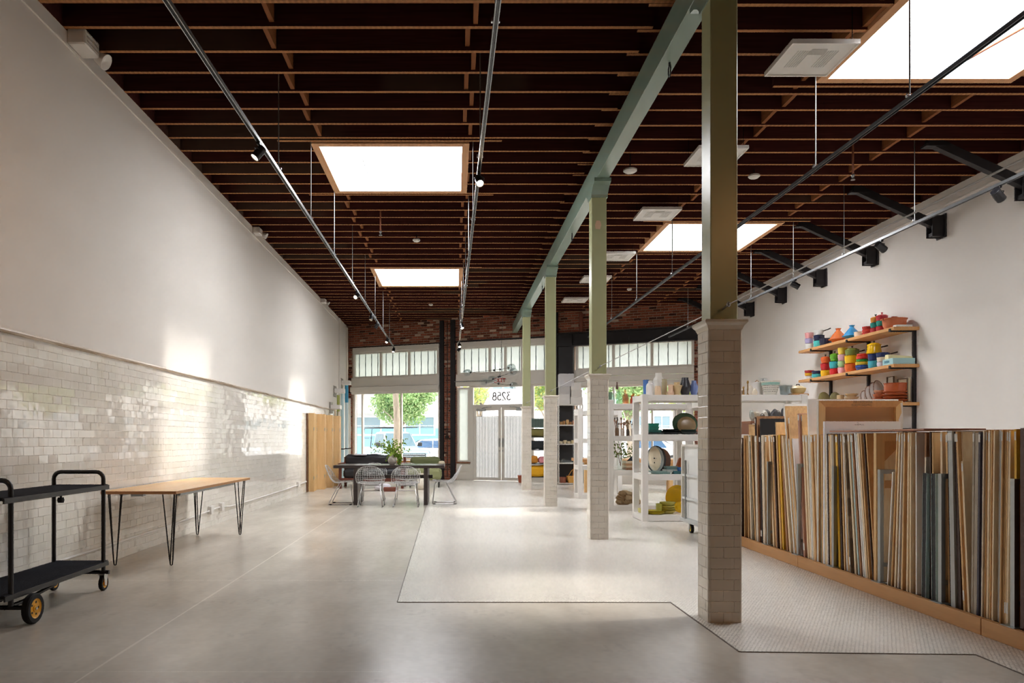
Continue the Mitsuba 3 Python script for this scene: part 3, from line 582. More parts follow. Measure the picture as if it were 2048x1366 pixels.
# cars: lofted bodies from side profiles
def car(name, label, cat, M, color, truck=False):
    k = thing(name, label, cat); G = paint('#54707c', .05); K = paint('#26282b', .6); B = paint(color, .15, 0, .6)
    def loft(secs, nx=None):
        V = []; 
        for pts in secs: V += pts
        n = len(secs[0]); q = [[i * n + j, i * n + (j + 1) % n, (i + 1) * n + (j + 1) % n, (i + 1) * n + j] for i in range(len(secs) - 1) for j in range(n)]
        m = MB().add(V, q); m.tm(trimesh.convex.convex_hull(np.array(secs[0]) + np.random.default_rng(0).normal(0, 1e-4, (n, 3)))); m.tm(trimesh.convex.convex_hull(np.array(secs[-1]) + np.random.default_rng(0).normal(0, 1e-4, (n, 3)))); return m
    def sec(x, w, z0, z1, r=.12): return [(x, sy * (w - r * (1 - math.cos(t))) if False else sy * (w - r + r * math.cos(t)), (z0 + r - r * math.sin(t)) if bot else (z1 - r + r * math.sin(t))) for sy, bot, ts in ((1, True, np.linspace(math.pi / 2, 0, 4)), (1, False, np.linspace(0, math.pi / 2, 4)), (-1, False, np.linspace(math.pi / 2, 0, 4)), (-1, True, np.linspace(0, math.pi / 2, 4))) for t in ts]
    if truck:   # x forward, length 4.9
        body = loft([sec(2.45, .72, .45, .86), sec(2.35, .80, .38, .98), sec(1.2, .86, .34, 1.07), sec(.85, .87, .34, 1.10), sec(-2.2, .87, .36, 1.08), sec(-2.4, .84, .42, 1.04)])
        cab = loft([sec(1.0, .76, 1.05, 1.12, .03), sec(.35, .68, 1.06, 1.74), sec(-.15, .68, 1.06, 1.80), sec(-.75, .68, 1.06, 1.78), sec(-.95, .74, 1.05, 1.15, .03)])
    else:
        body = loft([sec(2.3, .65, .42, .70), sec(2.15, .80, .30, .86), sec(1.1, .87, .26, .98), sec(-.2, .88, .26, 1.0), sec(-1.7, .87, .28, 1.02), sec(-2.2, .78, .36, .92)])
        cab = loft([sec(1.15, .70, .94, 1.0, .03), sec(.35, .62, .95, 1.42), sec(-.3, .62, .95, 1.48), sec(-1.0, .60, .95, 1.42), sec(-1.75, .68, .94, 1.04, .03)])
    part(k, 'body', body.xf(M), B, smooth=35); part(k, 'cabin', cab.xf(M), B, smooth=35)
    if truck:
        part(k, 'windscreen', MB().hull([(.95, -.66, 1.13), (.95, .66, 1.13), (.42, -.58, 1.70), (.42, .58, 1.70), (.90, 0, 1.13), (.37, 0, 1.68)]).xf(M @ at(.03, 0, .01)), G)
        for sy in (-1, 1): part(k, 'side_window', MB().hull([(.72, sy * .735, 1.15), (-.72, sy * .735, 1.15), (-.6, sy * .69, 1.68), (.36, sy * .69, 1.68), (.3, sy * .66, 1.3)]).xf(M), G)
        g = MB(); [g.box(2.40, 2.475, -.52, .52, z, z + .035) for z in (.60, .68, .76)]; part(k, 'grille', g.xf(M), paint('#9aa3a8', .2, .8)); part(k, 'grille_back', MB().box(2.3, 2.455, -.56, .56, .57, .82).xf(M), K)
        for sy in (-1, 1): part(k, 'headlight', MB().box(2.28, 2.462, min(sy * .57, sy * .80), max(sy * .57, sy * .80), .60, .82, .03).xf(M), paint('#e7e4d6', .1))
        part(k, 'bumper', MB().box(2.3, 2.56, -.84, .84, .36, .54, .03).xf(M), paint('#c6cbcd', .25, .6))
        rk = MB()
        for x in (-2.2, -1.0, .3): rk.tube([(x, -.84, 1.0), (x, -.76, 1.98), (x, .76, 1.98), (x, .84, 1.0)] if x < .2 else [(x, -.76, 1.98), (x, .76, 1.98)], .022, 6)
        for y in (-.76, .76): rk.tube([(-2.3, y, 1.98), (.9, y, 1.98)], .022, 6); rk.tube([(-2.2, y, 1.5), (-1.0, y, 1.5)], .016, 6)
        part(k, 'ladder_rack', rk.xf(M), K, label='black pipe rack over cab and bed')
    else:
        for sy in (-1, 1):
            for a, b in ((.72, -.32), (-.38, -1.25)): part(k, 'side_window', MB().hull([(a, sy * .69, 1.02), (b, sy * .69, 1.02), (b + (0 if a > 0 else .25), sy * .635, 1.37), (a - (.35 if a > 0 else 0), sy * .635, 1.37), ((a + b) / 2, sy * .6, 1.1)]).xf(M), paint('#48698f', .05))
        part(k, 'windscreen', MB().hull([(1.05, -.6, 1.02), (1.05, .6, 1.02), (.42, -.54, 1.40), (.42, .54, 1.40), (1.0, 0, 1.0)]).xf(M @ at(.02, 0, .01)), G); part(k, 'rear_window', MB().hull([(-1.68, -.6, 1.06), (-1.68, .6, 1.06), (-1.08, -.54, 1.40), (-1.08, .54, 1.40), (-1.5, 0, 1.05)]).xf(M @ at(-.02, 0, .01)), G)
        part(k, 'bumper', MB().box(2.1, 2.36, -.7, .7, .34, .52, .04).xf(M), K)
    for x in (1.45, -1.5):
        for sy in (-1, 1):
            t = MB().lathe([(.2, -.09), (.31, -.10), (.335, -.06), (.335, .06), (.31, .10), (.2, .09)], (0, 0, 0), 22).xf(rotx(math.pi / 2, (x, sy * .80, .335)))
            w_ = part(k, 'wheel', t.xf(M), K, smooth=40); part(w_, 'rim', MB().lathe([(0, -.07), (.2, -.09), (.21, 0), (.2, .09), (0, .07)], (0, 0, 0), 16).xf(rotx(math.pi / 2, (x, sy * .80, .335))).xf(M), paint('#a9adaf', .3, .5), smooth=30)
    for sy in (-1, 1): part(k, 'mirror', MB().box(.55, .68, min(sy * .92, sy * 1.10), max(sy * .92, sy * 1.10), 1.12, 1.30, .03).box(.58, .64, min(sy * .72, sy * .95), max(sy * .72, sy * .95), 1.14, 1.18).xf(M), K)
    return k
def pose(x, y, heading, z=-.15): return rotz(heading, (x, y, z))
car('pickup_truck', 'pale blue pickup truck with a black pipe rack parked outside the left window', 'pickup truck', pose(-2.75, 34.0, math.radians(-66)), '#8fa9b8', True)
car('parked_car', 'white car parked beyond the pickup outside the left window', 'car', pose(-.6, 38.0, math.radians(-14)), '#eceeee')
car('parked_car', 'pale grey car outside behind the white shelving', 'car', pose(9.4, 37.6, math.radians(172)), '#c9ced4')
car('parked_car', 'silver white car outside behind the middle shelves', 'car', pose(5.0, 39.5, math.radians(175)), '#dfe3e6')
# ------------------------------------------------------------------ ceiling fittings: lighting tracks, spotlights, panels, braces
TZ = 1.28 + 2.8
LIT = proc(lambda p, n, uv: mi.Color3f(1.0, 0.86, 0.66))
mat('lens', C('#f6ead2'), rough=.3)
def track(label, p0, p1, rods, mt):
    k = thing('lighting_track', label, 'lighting track', None)
    p0, p1 = np.array(p0, float), np.array(p1, float)
    d = p1 - p0; L = np.linalg.norm(d); a = math.atan2(d[1], d[0]) - math.pi / 2
    M = rotz(a, p0)
    m = MB().box(-.018, -.011, 0, L, -.017, .017).box(.011, .018, 0, L, -.017, .017).box(-.018, .018, 0, L, .009, .017)
    part(k, 'channel', m.xf(M), mt); part(k, 'slot', MB().box(-.011, .011, 0.01, L - .01, .0, .006).xf(M), 'mat_black_metal')
    part(k, 'end_cap', MB().box(-.02, .02, -.012, 0, -.02, .02).box(-.02, .02, L, L + .012, -.02, .02).xf(M), 'mat_black_metal')
    for y in rods:
        x = p0[0] + (p1[0] - p0[0]) * (y - p0[1]) / (p1[1] - p0[1])
        r = part(k, 'rod', MB().cyl((x, y, TZ + .02), (x, y, DZ - .05), .006, n=8), 'mat_steel', smooth=40)
        part(r, 'clamp', MB().box(x - .03, x + .03, y - .014, y + .014, TZ + .017, TZ + .034, .003).cyl((x - .022, y, TZ + .03), (x - .022, y, TZ + .05), .006, n=6), 'mat_chrome')
    return lambda y: p0[0] + (p1[0] - p0[0]) * (y - p0[1]) / (p1[1] - p0[1])
tA = track('grey lighting track nearest the left wall', (-1.835, 2.2, TZ), (-1.835, 22.6, TZ), [4.7, 7.72, 9.45, 11.3, 13.3, 15.2, 17.1, 19.0, 20.9], 'mat_steel')
tB = track('grey lighting track left of the green beam', (.30, 2.2, TZ), (.13, 22.6, TZ), [5.0, 7.4, 9.5, 11.6, 13.6, 15.6, 17.6, 19.6, 21.5], 'mat_steel')
tC = track('dark grey lighting track to the right of the columns', (3.77, 2.2, TZ), (3.66, 20.2, TZ), [6.09, 7.66, 10.2, 12.6, 15.0, 17.3, 19.2], paint('#5f6264', .35, .8))
tD = track('lighting track along the right wall', (6.05, 2.2, TZ), (5.85, 20.2, TZ), [6.9, 9.6, 11.3, 12.95, 14.75, 16.6, 18.6], paint('#8b8e90', .35, .8))
def spot(x, y, aim, label, body='mat_black_metal', lit=False, r=.042, L=.13):
    k = thing('track_spotlight', label, 'spotlight', None)
    aim = np.array(aim, float); aim /= np.linalg.norm(aim); c = np.array([x, y, TZ - .105])
    u = np.cross(aim, [0, 0, 1.0]); u /= np.linalg.norm(u); w = np.cross(u, aim)
    M = np.eye(4); M[:3, 0], M[:3, 1], M[:3, 2], M[:3, 3] = u, w, aim, c
    part(k, 'adapter', MB().box(x - .016, x + .016, y - .045, y + .045, TZ - .04, TZ - .017, .003).cyl((x, y, TZ - .04), (x, y, TZ - .085), .006, n=8), body)
    part(k, 'housing', MB().lathe([(0, -L * .45), (r * .9, -L * .45), (r, -L * .4), (r, L * .55), (r * .9, L * .55), (r * .85, L * .46)], n=20).tube([(r + .006, 0, 0), (r + .006, .03, -.005), (0, .055, -.01), (-r - .006, .03, -.005), (-r - .006, 0, 0)], .005, 6).xf(M), body, smooth=35)
    lk = part(k, 'lens', MB().lathe([(r * .85, L * .50), (0, L * .47)], n=20).xf(M), 'mat_lens')
    if lit: scene[lk]['emitter'] = {'type': 'area', 'radiance': {'type': 'rgb', 'value': [9, 6.6, 4.2]}}
    return k
for y, aim, lb, lit in ((6.95, (-.6, -.35, -.9), 'lit spotlight on the left track, nearest the camera and beside the near skylight', True), (13.9, (-.3, -.8, -.5), 'spotlight on the left track beside the far skylight', True), (16.35, (-.2, -.5, -.9), 'tall black spotlight on the left track past the far skylight', False), (17.5, (-.5, .2, -.7), 'black spotlight without a lit face on the left track', False), (20.2, (-.3, -.7, -.8), 'lit spotlight second from the far end of the left track', True), (22.3, (-.2, -.6, -.9), 'spotlight at the far end of the left track before the transom', True)):
    spot(tA(y), y, aim, lb, lit=lit)
for y, aim, lb, lit in ((7.7, (.15, -.7, -.7), 'lit spotlight on the centre track beside the near skylight', True), (17.6, (.2, -.6, -.8), 'lit spotlight on the far half of the centre track', True), (21.2, (.1, -.7, -.7), 'lit spotlight near the far end of the centre track', True), (22.2, (-.5, -.2, -.6), 'black spotlight at the far end of the centre track beside the door transom', False)):
    spot(tB(y), y, aim, lb, lit=lit)
spot(tD(8.15), 8.15, (.75, .25, -.6), 'pale stemmed black spotlight nearest the camera on the right wall track', r=.05, L=.14)
spot(tD(10.35), 10.35, (.8, .2, -.5), 'black spotlight on the right wall track in front of the third brace', r=.05, L=.15)
spot(tD(12.9), 12.9, (.8, -.2, -.5), 'black spotlight on the right wall track in front of the fourth brace', r=.05, L=.15)
# two warm track heads behind the camera that wash the side walls
scene['lamp_left'] = {'type': 'spot', 'to_world': T().look_at(origin=[-1.83, 2.6, 4.0], target=[-3.6, 5.3, 2.7], up=[0, 0, 1]), 'intensity': {'type': 'rgb', 'value': [7.0, 3.9, 1.8]}, 'cutoff_angle': 40.0, 'beam_width': 12.0}
scene['lamp_right'] = {'type': 'spot', 'to_world': T().look_at(origin=[6.0, 8.15, 3.95], target=[7.48, 8.9, 2.5], up=[0, 0, 1]), 'intensity': {'type': 'rgb', 'value': [1.8, 1.25, .8]}, 'cutoff_angle': 50.0, 'beam_width': 15.0}
scene['added_warm_fill'] = {'type': 'spot', 'to_world': T().look_at(origin=[3.77, .6, 4.0], target=[1.9, 5.2, 1.6], up=[0, 0, 1]), 'intensity': {'type': 'rgb', 'value': [2.8, 1.4, .55]}, 'cutoff_angle': 38.0, 'beam_width': 14.0}  # unseen fill spot, added to warm the front of the nearest column
# white ceiling panels
for i, (x0, y0) in enumerate(((3.08, 6.74), (3.03, 9.17), (2.95, 11.6), (2.90, 14.35), (2.88, 16.45), (2.82, 18.95))):
    k = thing('ceiling_panel', ['large white perforated panel hanging nearest the camera beside the right skylight', 'white ceiling panel half hidden behind the nearest column', 'white square ceiling panel right of the second column', 'small white ceiling panel, fourth from the camera', 'small white ceiling panel, fifth from the camera', 'farthest small white ceiling panel between second and third columns'][i], 'ceiling panel', 'row of white ceiling panels')
    z = 4.90; w = .62
    m = MB(); frame(m, x0, x0 + w, y0, y0 + w, .018, z - .012, z + .035)
    m2 = MB().box(x0, x0 + .018, y0, y0 + w, z - .012, z + .03).box(x0 + w - .018, x0 + w, y0, y0 + w, z - .012, z + .03).box(x0, x0 + w, y0, y0 + .018, z - .012, z + .03).box(x0, x0 + w, y0 + w - .018, y0 + w, z - .012, z + .03)
    part(k, 'frame', m2, 'mat_white_paint'); part(k, 'face', MB().box(x0 + .018, x0 + w - .018, y0 + .018, y0 + w - .018, z, z + .02), paint('#d9d7d2', .6))
    lv = MB()
    for q in range(6):
        t = .12 + q * .022
        lv.box(x0 + t, x0 + t + .008, y0 + .15, y0 + .45, z - .006, z + .001); lv.box(x0 + w - t - .008, x0 + w - t, y0 + .15, y0 + .45, z - .006, z + .001)
        lv.box(x0 + .24, x0 + .38, y0 + .12 + q * .018, y0 + .128 + q * .018, z - .006, z + .001)
    part(k, 'vent_slots', lv, paint('#c3c1bc', .6))
    part(k, 'hanger', MB().cyl((x0 + .05, y0 + w - .05, z + .02), (x0 + .05, y0 + w - .05, DZ), .004, n=5).cyl((x0 + w - .05, y0 + .05, z + .02), (x0 + w - .05, y0 + .05, DZ), .004, n=5), 'mat_black_metal')
# diagonal braces from the right wall to the joists
for i in range(7):
    y = min(9.55 + 1.8 * i, 20.08)
    k = thing('wall_brace', ['black diagonal roof brace at the right edge of the photo', 'black diagonal roof brace, second from the right edge of the photo', 'third black roof brace from the camera, below the right wall track', 'fourth black roof brace from the camera on the right wall', 'fifth black roof brace from the camera on the right wall', 'sixth black roof brace, just right of the nearest column', 'farthest black roof brace, behind the nearest column'][i], 'brace', 'black roof braces on the right wall')
    ang = math.atan2(.55, -1.2); L = math.hypot(1.28, .58)
    part(k, 'tube', MB().box(0, L, -.045, .045, -.06, .06, .004).xf(roty(-ang, (7.38, y, 4.56)) ), 'mat_black_steel')
    part(k, 'wall_plate', MB().box(7.28, 7.47, y - .075, y - .06, 4.38, 4.70).box(7.28, 7.47, y + .06, y + .075, 4.38, 4.70).box(7.455, 7.478, y - .11, y + .11, 4.36, 4.72, .003).box(7.30, 7.46, y - .06, y + .06, 4.39, 4.44), 'mat_black_steel')
    part(k, 'joist_plate', MB().box(6.05, 6.35, y - .06, y + .06, 5.05, 5.075), 'mat_black_steel')
# small things on ledges and joists
def disc_lamp(x, y, z, r, label):
    k = thing('smoke_detector', label, 'smoke detector')
    part(k, 'body', MB().lathe([(0, z), (r * .7, z), (r, z + .02), (r, z + .04), (r * .8, z + .05), (0, z + .05)], (x, y, 0), 18), 'mat_white_paint', smooth=40)
    part(k, 'stem', MB().cyl((x, y, z + .05), (x, y, JZ + .02), .008, n=6), 'mat_black_metal')
disc_lamp(-.71, 13.8, 4.97, .07, 'small white smoke detector under the joists between the two left skylights')
disc_lamp(-.65, 20.3, 4.95, .06, 'small white smoke detector under the joists beyond the far left skylight')
disc_lamp(4.23, 10.45, 4.97, .08, 'round white detector under the joists right of the nearest column')
disc_lamp(2.35, 9.9, 4.85, .09, 'flat round detector beside the bracket of the second column')
disc_lamp(4.3, 18.2, 4.95, .06, 'tiny white detector far back under the right joists')
for i, (y, lb) in enumerate(((7.02, 'white horn speaker on the wall ledge at the top left'), (13.3, 'small white emergency lamp on the left wall ledge, midway'), (20.0, 'small white emergency lamp at the far end of the left wall ledge'))):
    k = thing('wall_lamp', lb, 'wall lamp'); s = 1.3 if i == 0 else 1
    part(k, 'box', MB().box(-3.604, -3.604 + .13 * s, y - .11 * s, y + .11 * s, 4.962, 4.962 + .115 * s, .012), 'mat_white_paint')
    part(k, 'head', MB().lathe([(0, 0), (.035 * s, 0), (.06 * s, .09 * s), (.052 * s, .09 * s), (.0, .07 * s)], n=18).xf(roty(math.radians(120)) ).xf(at(-3.5, y + .16 * s, 5.02)), 'mat_white_paint', smooth=40)
    if i == 0: part(k, 'grille', MB().box(-3.445, -3.43, y - .11, y + .11, 5.0, 5.01).box(-3.445, -3.43, y - .11, y + .11, 5.04, 5.05).box(-3.445, -3.43, y - .11, y + .11, 5.08, 5.09), paint('#a59c90', .6))
k = thing('pull_pole', 'long thin copper pole crossing in front of the top right skylight', 'pole')
part(k, 'pole', MB().cyl((5.02, 7.25, 5.0), (5.30, 6.1, 5.02), .012, n=8), paint('#b4694a', .4, .5), smooth=40); part(k, 'holder', MB().cyl((5.30, 6.1, 5.0), (5.30, 6.1, 5.07), .02, n=8), 'mat_steel')
k = thing('pull_chain', 'thin hooked wand hanging from the near left skylight', 'wand')
part(k, 'wand', MB().tube([(-1.21, 9.65, 5.06), (-1.215, 9.66, 4.98), (-1.17, 9.7, 4.86), (-1.13, 9.75, 4.74)], .005, 6), 'mat_steel', smooth=True); part(k, 'hook', MB().tube([(-1.21 + .02 * math.cos(t), 9.65, 5.05 + .025 * math.sin(t)) for t in np.linspace(-1.5, 3.5, 10)], .004, 5), 'mat_steel')
for x, y, lb in ((5.25, 9.75, 'sprinkler head on a short pipe below the right joists'), (-1.24, 12.4, 'sprinkler head on a thin pipe below the left joists')):
    k = thing('sprinkler_head', lb, 'sprinkler'); part(k, 'pipe', MB().cyl((x, y, 4.78), (x, y, DZ), .014, n=8), paint('#7c4a32', .5), smooth=40); part(k, 'nozzle', MB().lathe([(.012, 4.78), (.024, 4.76), (.012, 4.73), (.03, 4.70), (0, 4.695)], (x, y, 0), 10), 'mat_steel')
# glass chandelier by the door
k = thing('chandelier', 'branching thin black chandelier with clear glass globes before the double door', 'chandelier')
cx, cy = 1.22, 19.8
def cpt(u, v, y): return np.array([(u - U0) * y / F, y, HC + (V0 - v) * y / F])
J = [cpt(1000, 739, 19.8), cpt(1000, 753, 19.8), cpt(997, 753.5, 19.8), cpt(997, 767.5, 19.8)]
arms = MB().cyl((J[0][0] + .12, 19.8, DZ), J[0], .004, n=5).tube([J[0], J[1]], .006, 6).tube([J[1], J[2], J[3]], .006, 6)
gl = [(J[0], cpt(941, 745, 20.3)), (J[0], cpt(1017, 736, 19.5)), (J[1], cpt(1023, 745, 19.2)), (J[1], cpt(986, 758, 19.3)), (J[3], cpt(973, 765, 19.4)), (J[3], cpt(1021, 770, 20.0))]
kn = MB()
for a, b in gl: arms.tube([a, b], .005, 6)
for p in J + [g[1] for g in gl] + [cpt(988, 740.5, 19.9)]: kn.lathe([(0, -.028), (.02, -.02), (.028, 0), (.02, .02), (0, .028)], p, 10)
part(k, 'arm', arms, 'mat_black_metal'); part(k, 'joint', kn, 'mat_black_metal', smooth=True)
for a, b in gl:
    d = (b - a) / np.linalg.norm(b - a); o = b + d * .10
    w_ = np.cross(d, [0, 0, 1.0]); w_ /= np.linalg.norm(w_); M = np.eye(4); M[:3, 0], M[:3, 1], M[:3, 2], M[:3, 3] = w_, np.cross(d, w_), d, o
    part(k, 'globe', MB().lathe([(.0, -.10), (.045, -.10), (.08, -.07), (.095, -.02), (.09, .05), (.075, .10), (.06, .105)], n=18).xf(M), 'mat_glass', smooth=True)
# ------------------------------------------------------------------ left side: cart, tables, chairs, screen, lounge
k = thing('rolling_cart', 'black two-deck rolling equipment cart with yellow-hubbed wheels against the tiled wall', 'cart')
x0, x1, y0, y1 = -3.40, -2.98, 4.93, 6.28
for (x, y) in ((x1, y0 + .04), (x0, y0 + .04), (x1, y1), (x0, y1)): part(k, 'post', MB().cyl((x, y, .16), (x, y, .92), .017, n=12), 'mat_black_metal', smooth=40)
for y in (y0 + .04, y1): part(k, 'handle', MB().tube([(x1, y, .90)] + [(x1 - .06 + .06 * math.cos(t), y, .945 + .06 * math.sin(t)) for t in np.linspace(0, math.pi / 2, 6)] + [(x0 + .06 - .06 * math.sin(t), y, .945 + .06 * math.cos(t)) for t in np.linspace(0, math.pi / 2, 6)] + [(x0, y, .90)], .017, 10), 'mat_black_metal', smooth=True)
def deck(z, ya, yb, name, xa=x0, xb=x1):
    m = MB().box(xa - .01, xb + .012, ya, yb, z - .022, z, .004); part(k, name, m, 'mat_black_carpet', label='carpeted deck')
    e = MB()
    for x in (xa - .012, xb + .012): e.box(x - .006, x + .006, ya, yb, z - .04, z - .004)
    part(k, name + '_rail', e, 'mat_black_metal')
deck(.895, y0 - .06, y1 + .07, 'upper_deck'); deck(.245, y0 - .05, y1 + .06, 'lower_deck')
part(k, 'clamp_knob', MB().lathe([(.008, .84), (.008, .865), (.03, .87)], (-2.99, 5.62, 0), 10).lathe([(0, .80), (.02, .80), (.026, .82), (.02, .84), (0, .84)], (-2.99, 5.62, 0), 12), 'mat_rubber', smooth=40)
pieces(k, 'bolt', MB().box(-3.0, -2.965, y1 + .02, y1 + .05, .865, .90).box(-3.0, -2.965, y1 + .02, y1 + .05, .215, .25).box(-3.0, -2.96, y1 - .02, y1 + .02, .12, .17), 'mat_black_metal')
part(k, 'cross_tube', MB().cyl((x0 - .02, y1, .155), (x1 + .05, y1, .155), .017, n=10).cyl((x0 - .05, y0 + .22, .11), (x1 + .05, y0 + .22, .11), .016, n=10), 'mat_black_metal', smooth=40)
part(k, 'frame_tube', MB().tube([(-3.12, y1 - .25, .21), (-3.12, y1 - .42, .20), (-3.12, y1 - .50, .15), (-3.12, y0 + .42, .11), (-3.12, y0 + .2, .11)], .015, 8).tube([(-3.3, y1 - .25, .21), (-3.3, y1 - .42, .20), (-3.3, y1 - .50, .15), (-3.3, y0 + .42, .11), (-3.3, y0 + .2, .11)], .015, 8), 'mat_black_metal', smooth=True)
def wheel(x, y, r, w, root, fork):
    W = lambda prof: MB().lathe(prof, n=28).xf(roty(math.pi / 2, (x, y, r)))
    wk = part(root, 'wheel', W([(r * .66, -w / 2), (r * .93, -w / 2), (r, -w * .3), (r, w * .3), (r * .93, w / 2), (r * .66, w / 2)]), 'mat_rubber', smooth=35)
    hub = W([(0, -w * .42), (r * .22, -w * .42), (r * .24, -w * .30), (r * .56, -w * .30), (r * .66, -w * .46), (r * .67, 0), (r * .66, w * .46), (r * .56, w * .30), (r * .24, w * .30), (r * .22, w * .42), (0, w * .42)])
    part(wk, 'hub', hub, paint('#d99a1c', .35), smooth=30, label='yellow hub')
    hl = MB()
    for i in range(5):
        a = i * 2 * math.pi / 5
        for s in (-1, 1): hl.cyl((x + s * w * .295, y + .41 * r * math.cos(a), r + .41 * r * math.sin(a)), (x + s * w * .33, y + .41 * r * math.cos(a), r + .41 * r * math.sin(a)), r * .075, n=8)
    part(wk, 'hole', hl, 'mat_rubber')
    part(wk, 'axle', MB().cyl((x - w * .6, y, r), (x + w * .6, y, r), r * .09, n=10), 'mat_chrome', smooth=40)
    if fork:
        m = MB()
        for s in (-1, 1): m.hull([(x + s * (w / 2 + .004), y - .018, r - .02), (x + s * (w / 2 + .004), y + .018, r - .02), (x + s * (w / 2 + .004), y - .03, 2 * r + .012), (x + s * (w / 2 + .004), y + .03, 2 * r + .012), (x + s * (w / 2 + .008), y - .018, r - .02), (x + s * (w / 2 + .008), y + .03, 2 * r + .012)])
        m.box(x - w / 2 - .01, x + w / 2 + .01, y - .034, y + .034, 2 * r + .008, 2 * r + .02)
        part(wk, 'fork', m, 'mat_chrome')
for x in (x1 + .045, x0 - .045): wheel(x, y0 + .22, .105, .05, k, False)
for x in (x1, x0): wheel(x, y1, .063, .032, k, True)

# hairpin leg table
k = thing('hairpin_table', 'long low plywood table on black hairpin legs along the tiled wall', 'table')
a, b, c, d = -3.52, -2.77, 7.36, 10.02
part(k, 'top', MB().box(a, b, c, d, .735, .765, .002), 'mat_plywood')
part(k, 'top_edge', MB().box(a - .001, b + .001, c - .001, d + .001, .7365, .7635), paint('#a5754a', .5), label='brown laminated edge')
part(k, 'steel_rail', MB().box(b - .10, b - .06, c + .28, d - .5, .70, .735).box(a + .06, a + .10, c + .28, d - .5, .70, .735), 'mat_steel'); part(k, 'corner_bracket', MB().box(a + .28, a + .40, c + .05, c + .12, .71, .734), 'mat_steel')
for lx, ly, sx, sy in ((a + .09, c + .14, 1, 1), (b - .11, c + .14, -1, 1), (a + .09, d - .12, 1, -1), (b - .11, d - .12, -1, -1)):
    ft = np.array([lx - sx * .01, ly, .010])
    m = MB()
    for tops in (((lx - .07, ly - sy * .02, .735), (lx + .07, ly - sy * .02, .735)), ((lx - .05 * sx, ly - sy * .03, .735), (lx + .01, ly + sy * .09, .735))):
        p, q = np.array(tops[0]), np.array(tops[1])
        m.tube([p] + [p + (ft + (-.013, 0, .01) - p) * t for t in (.3, .6, .95)] + [ft + (-.010, 0, .002), ft + (0, 0, -.002), ft + (.010, 0, .002)] + [q + (ft + (.013, 0, .01) - q) * t for t in (.95, .6, .3)] + [q], .0065, 8)
    m.box(lx - .085, lx + .085, ly - .06, ly + .06, .729, .735)
    part(k, 'leg', m, 'mat_black_metal', smooth=40)

# conduits and sockets on the left wall
k = thing('wall_conduit', 'white electrical conduit running low along the tiled wall with socket boxes', 'conduit')
cz = lambda y: .22 + (.0 if y < 11 else .0)
part(k, 'pipe', MB().tube([(XL + .022, y, z) for y, z in ((5.0, .17), (7.6, .185), (9.4, .20), (10.9, .24), (11.05, .245), (11.3, .25), (11.8, .215), (13, .21), (15.6, .22), (17.4, .25), (17.9, .26))], .012, 8), 'mat_white_paint', smooth=True)
for y, z in ((10.85, .245), (11.35, .25), (16.9, .26)): part(k, 'socket_box', MB().box(XL + .002, XL + .055, y - .055, y + .055, z - .06, z + .06, .005), 'mat_white_paint')

# folding wood screen
k = thing('folding_screen', 'tall folding screen of pale wood panels standing against the left wall', 'folding screen')
zz = [(-3.575, 18.1), (-3.45, 18.16), (-3.515, 18.9), (-3.33, 18.98), (-3.39, 19.6), (-3.25, 19.67), (-3.31, 20.35), (-3.17, 20.42), (-3.21, 20.95)]
for i in range(len(zz) - 1):
    p, q = np.array(zz[i]), np.array(zz[i + 1]); t = (q - p) / np.linalg.norm(q - p); n_ = np.array([-t[1], t[0]]) * .016
    part(k, 'panel', MB().prism([p + t * .004, q - t * .004, q - t * .004 + n_, p + t * .004 + n_], .0, 1.93), 'mat_wood_z')
    if i: part(k, 'hinge', MB().cyl((p[0], p[1], .3), (p[0], p[1], .38), .008, n=6).cyl((p[0], p[1], 1.5), (p[0], p[1], 1.58), .008, n=6), 'mat_steel')
solo('dark_board', MB().box(XL + .004, XL + .02, 17.95, 18.09, 0, 1.92), paint('#5f3d26', .6), 'dark brown edge board leaning behind the wood screen', 'board')
# backdrop paper rolls standing in wall brackets
for i, (x, y, r, z0, z1, h, lb) in enumerate(((-3.44, 21.35, .028, .02, 2.14, '#d8c3a4', 'thin beige paper roll standing beside the wood screen'), (-3.40, 21.7, .035, .02, 2.10, '#e7dccb', 'cream paper roll standing beside the beige one'), (-3.38, 22.3, .05, .02, 2.66, '#c5e2ea', 'tall pale blue paper roll in the left corner'), (-3.46, 22.05, .045, .02, 2.60, '#a3aa5d', 'olive green paper roll in the left corner behind the pale blue one'), (-3.42, 23.45, .055, .02, 3.0, '#cfe3e8', 'tallest paper roll, pale with a bright blue top, in the left corner'), (-3.38, 23.8, .04, .02, 2.6, '#d9d6c8', 'off white paper roll nearest the brick corner'))):
    k = thing('paper_roll', lb, 'paper roll'); part(k, 'tube', MB().cyl((x, y, z0), (x, y, z1), r, n=16), paint(h, .5), smooth=40)
    if i == 4: part(k, 'wrap', MB().cyl((x, y, 2.45), (x, y, 2.99), r + .002, n=16), paint('#3f97bd', .5), smooth=40, label='bright blue wrap')
    part(k, 'clip', MB().lathe([(r + .001, .98), (r + .008, .98), (r + .008, 1.01), (r + .001, 1.01)], (x, y, 0), 12).box(x + r, x + r + .03, y - .012, y + .012, .985, 1.005), 'mat_black_metal')
for y, z, lb in ((21.5, 2.16, 'white roll holder bracket above the beige paper rolls'), (22.2, 2.68, 'white roll holder bracket above the pale blue roll'), (23.5, 3.02, 'highest white roll holder bracket in the left corner')):
    k = thing('roll_bracket', lb, 'bracket'); part(k, 'arm', MB().box(-3.6, -3.30, y - .18, y + .18, z, z + .12, .006), 'mat_white_paint'); part(k, 'back_plate', MB().box(-3.6, -3.57, y - .22, y + .22, z - .12, z + .2), paint('#8a857c', .5))

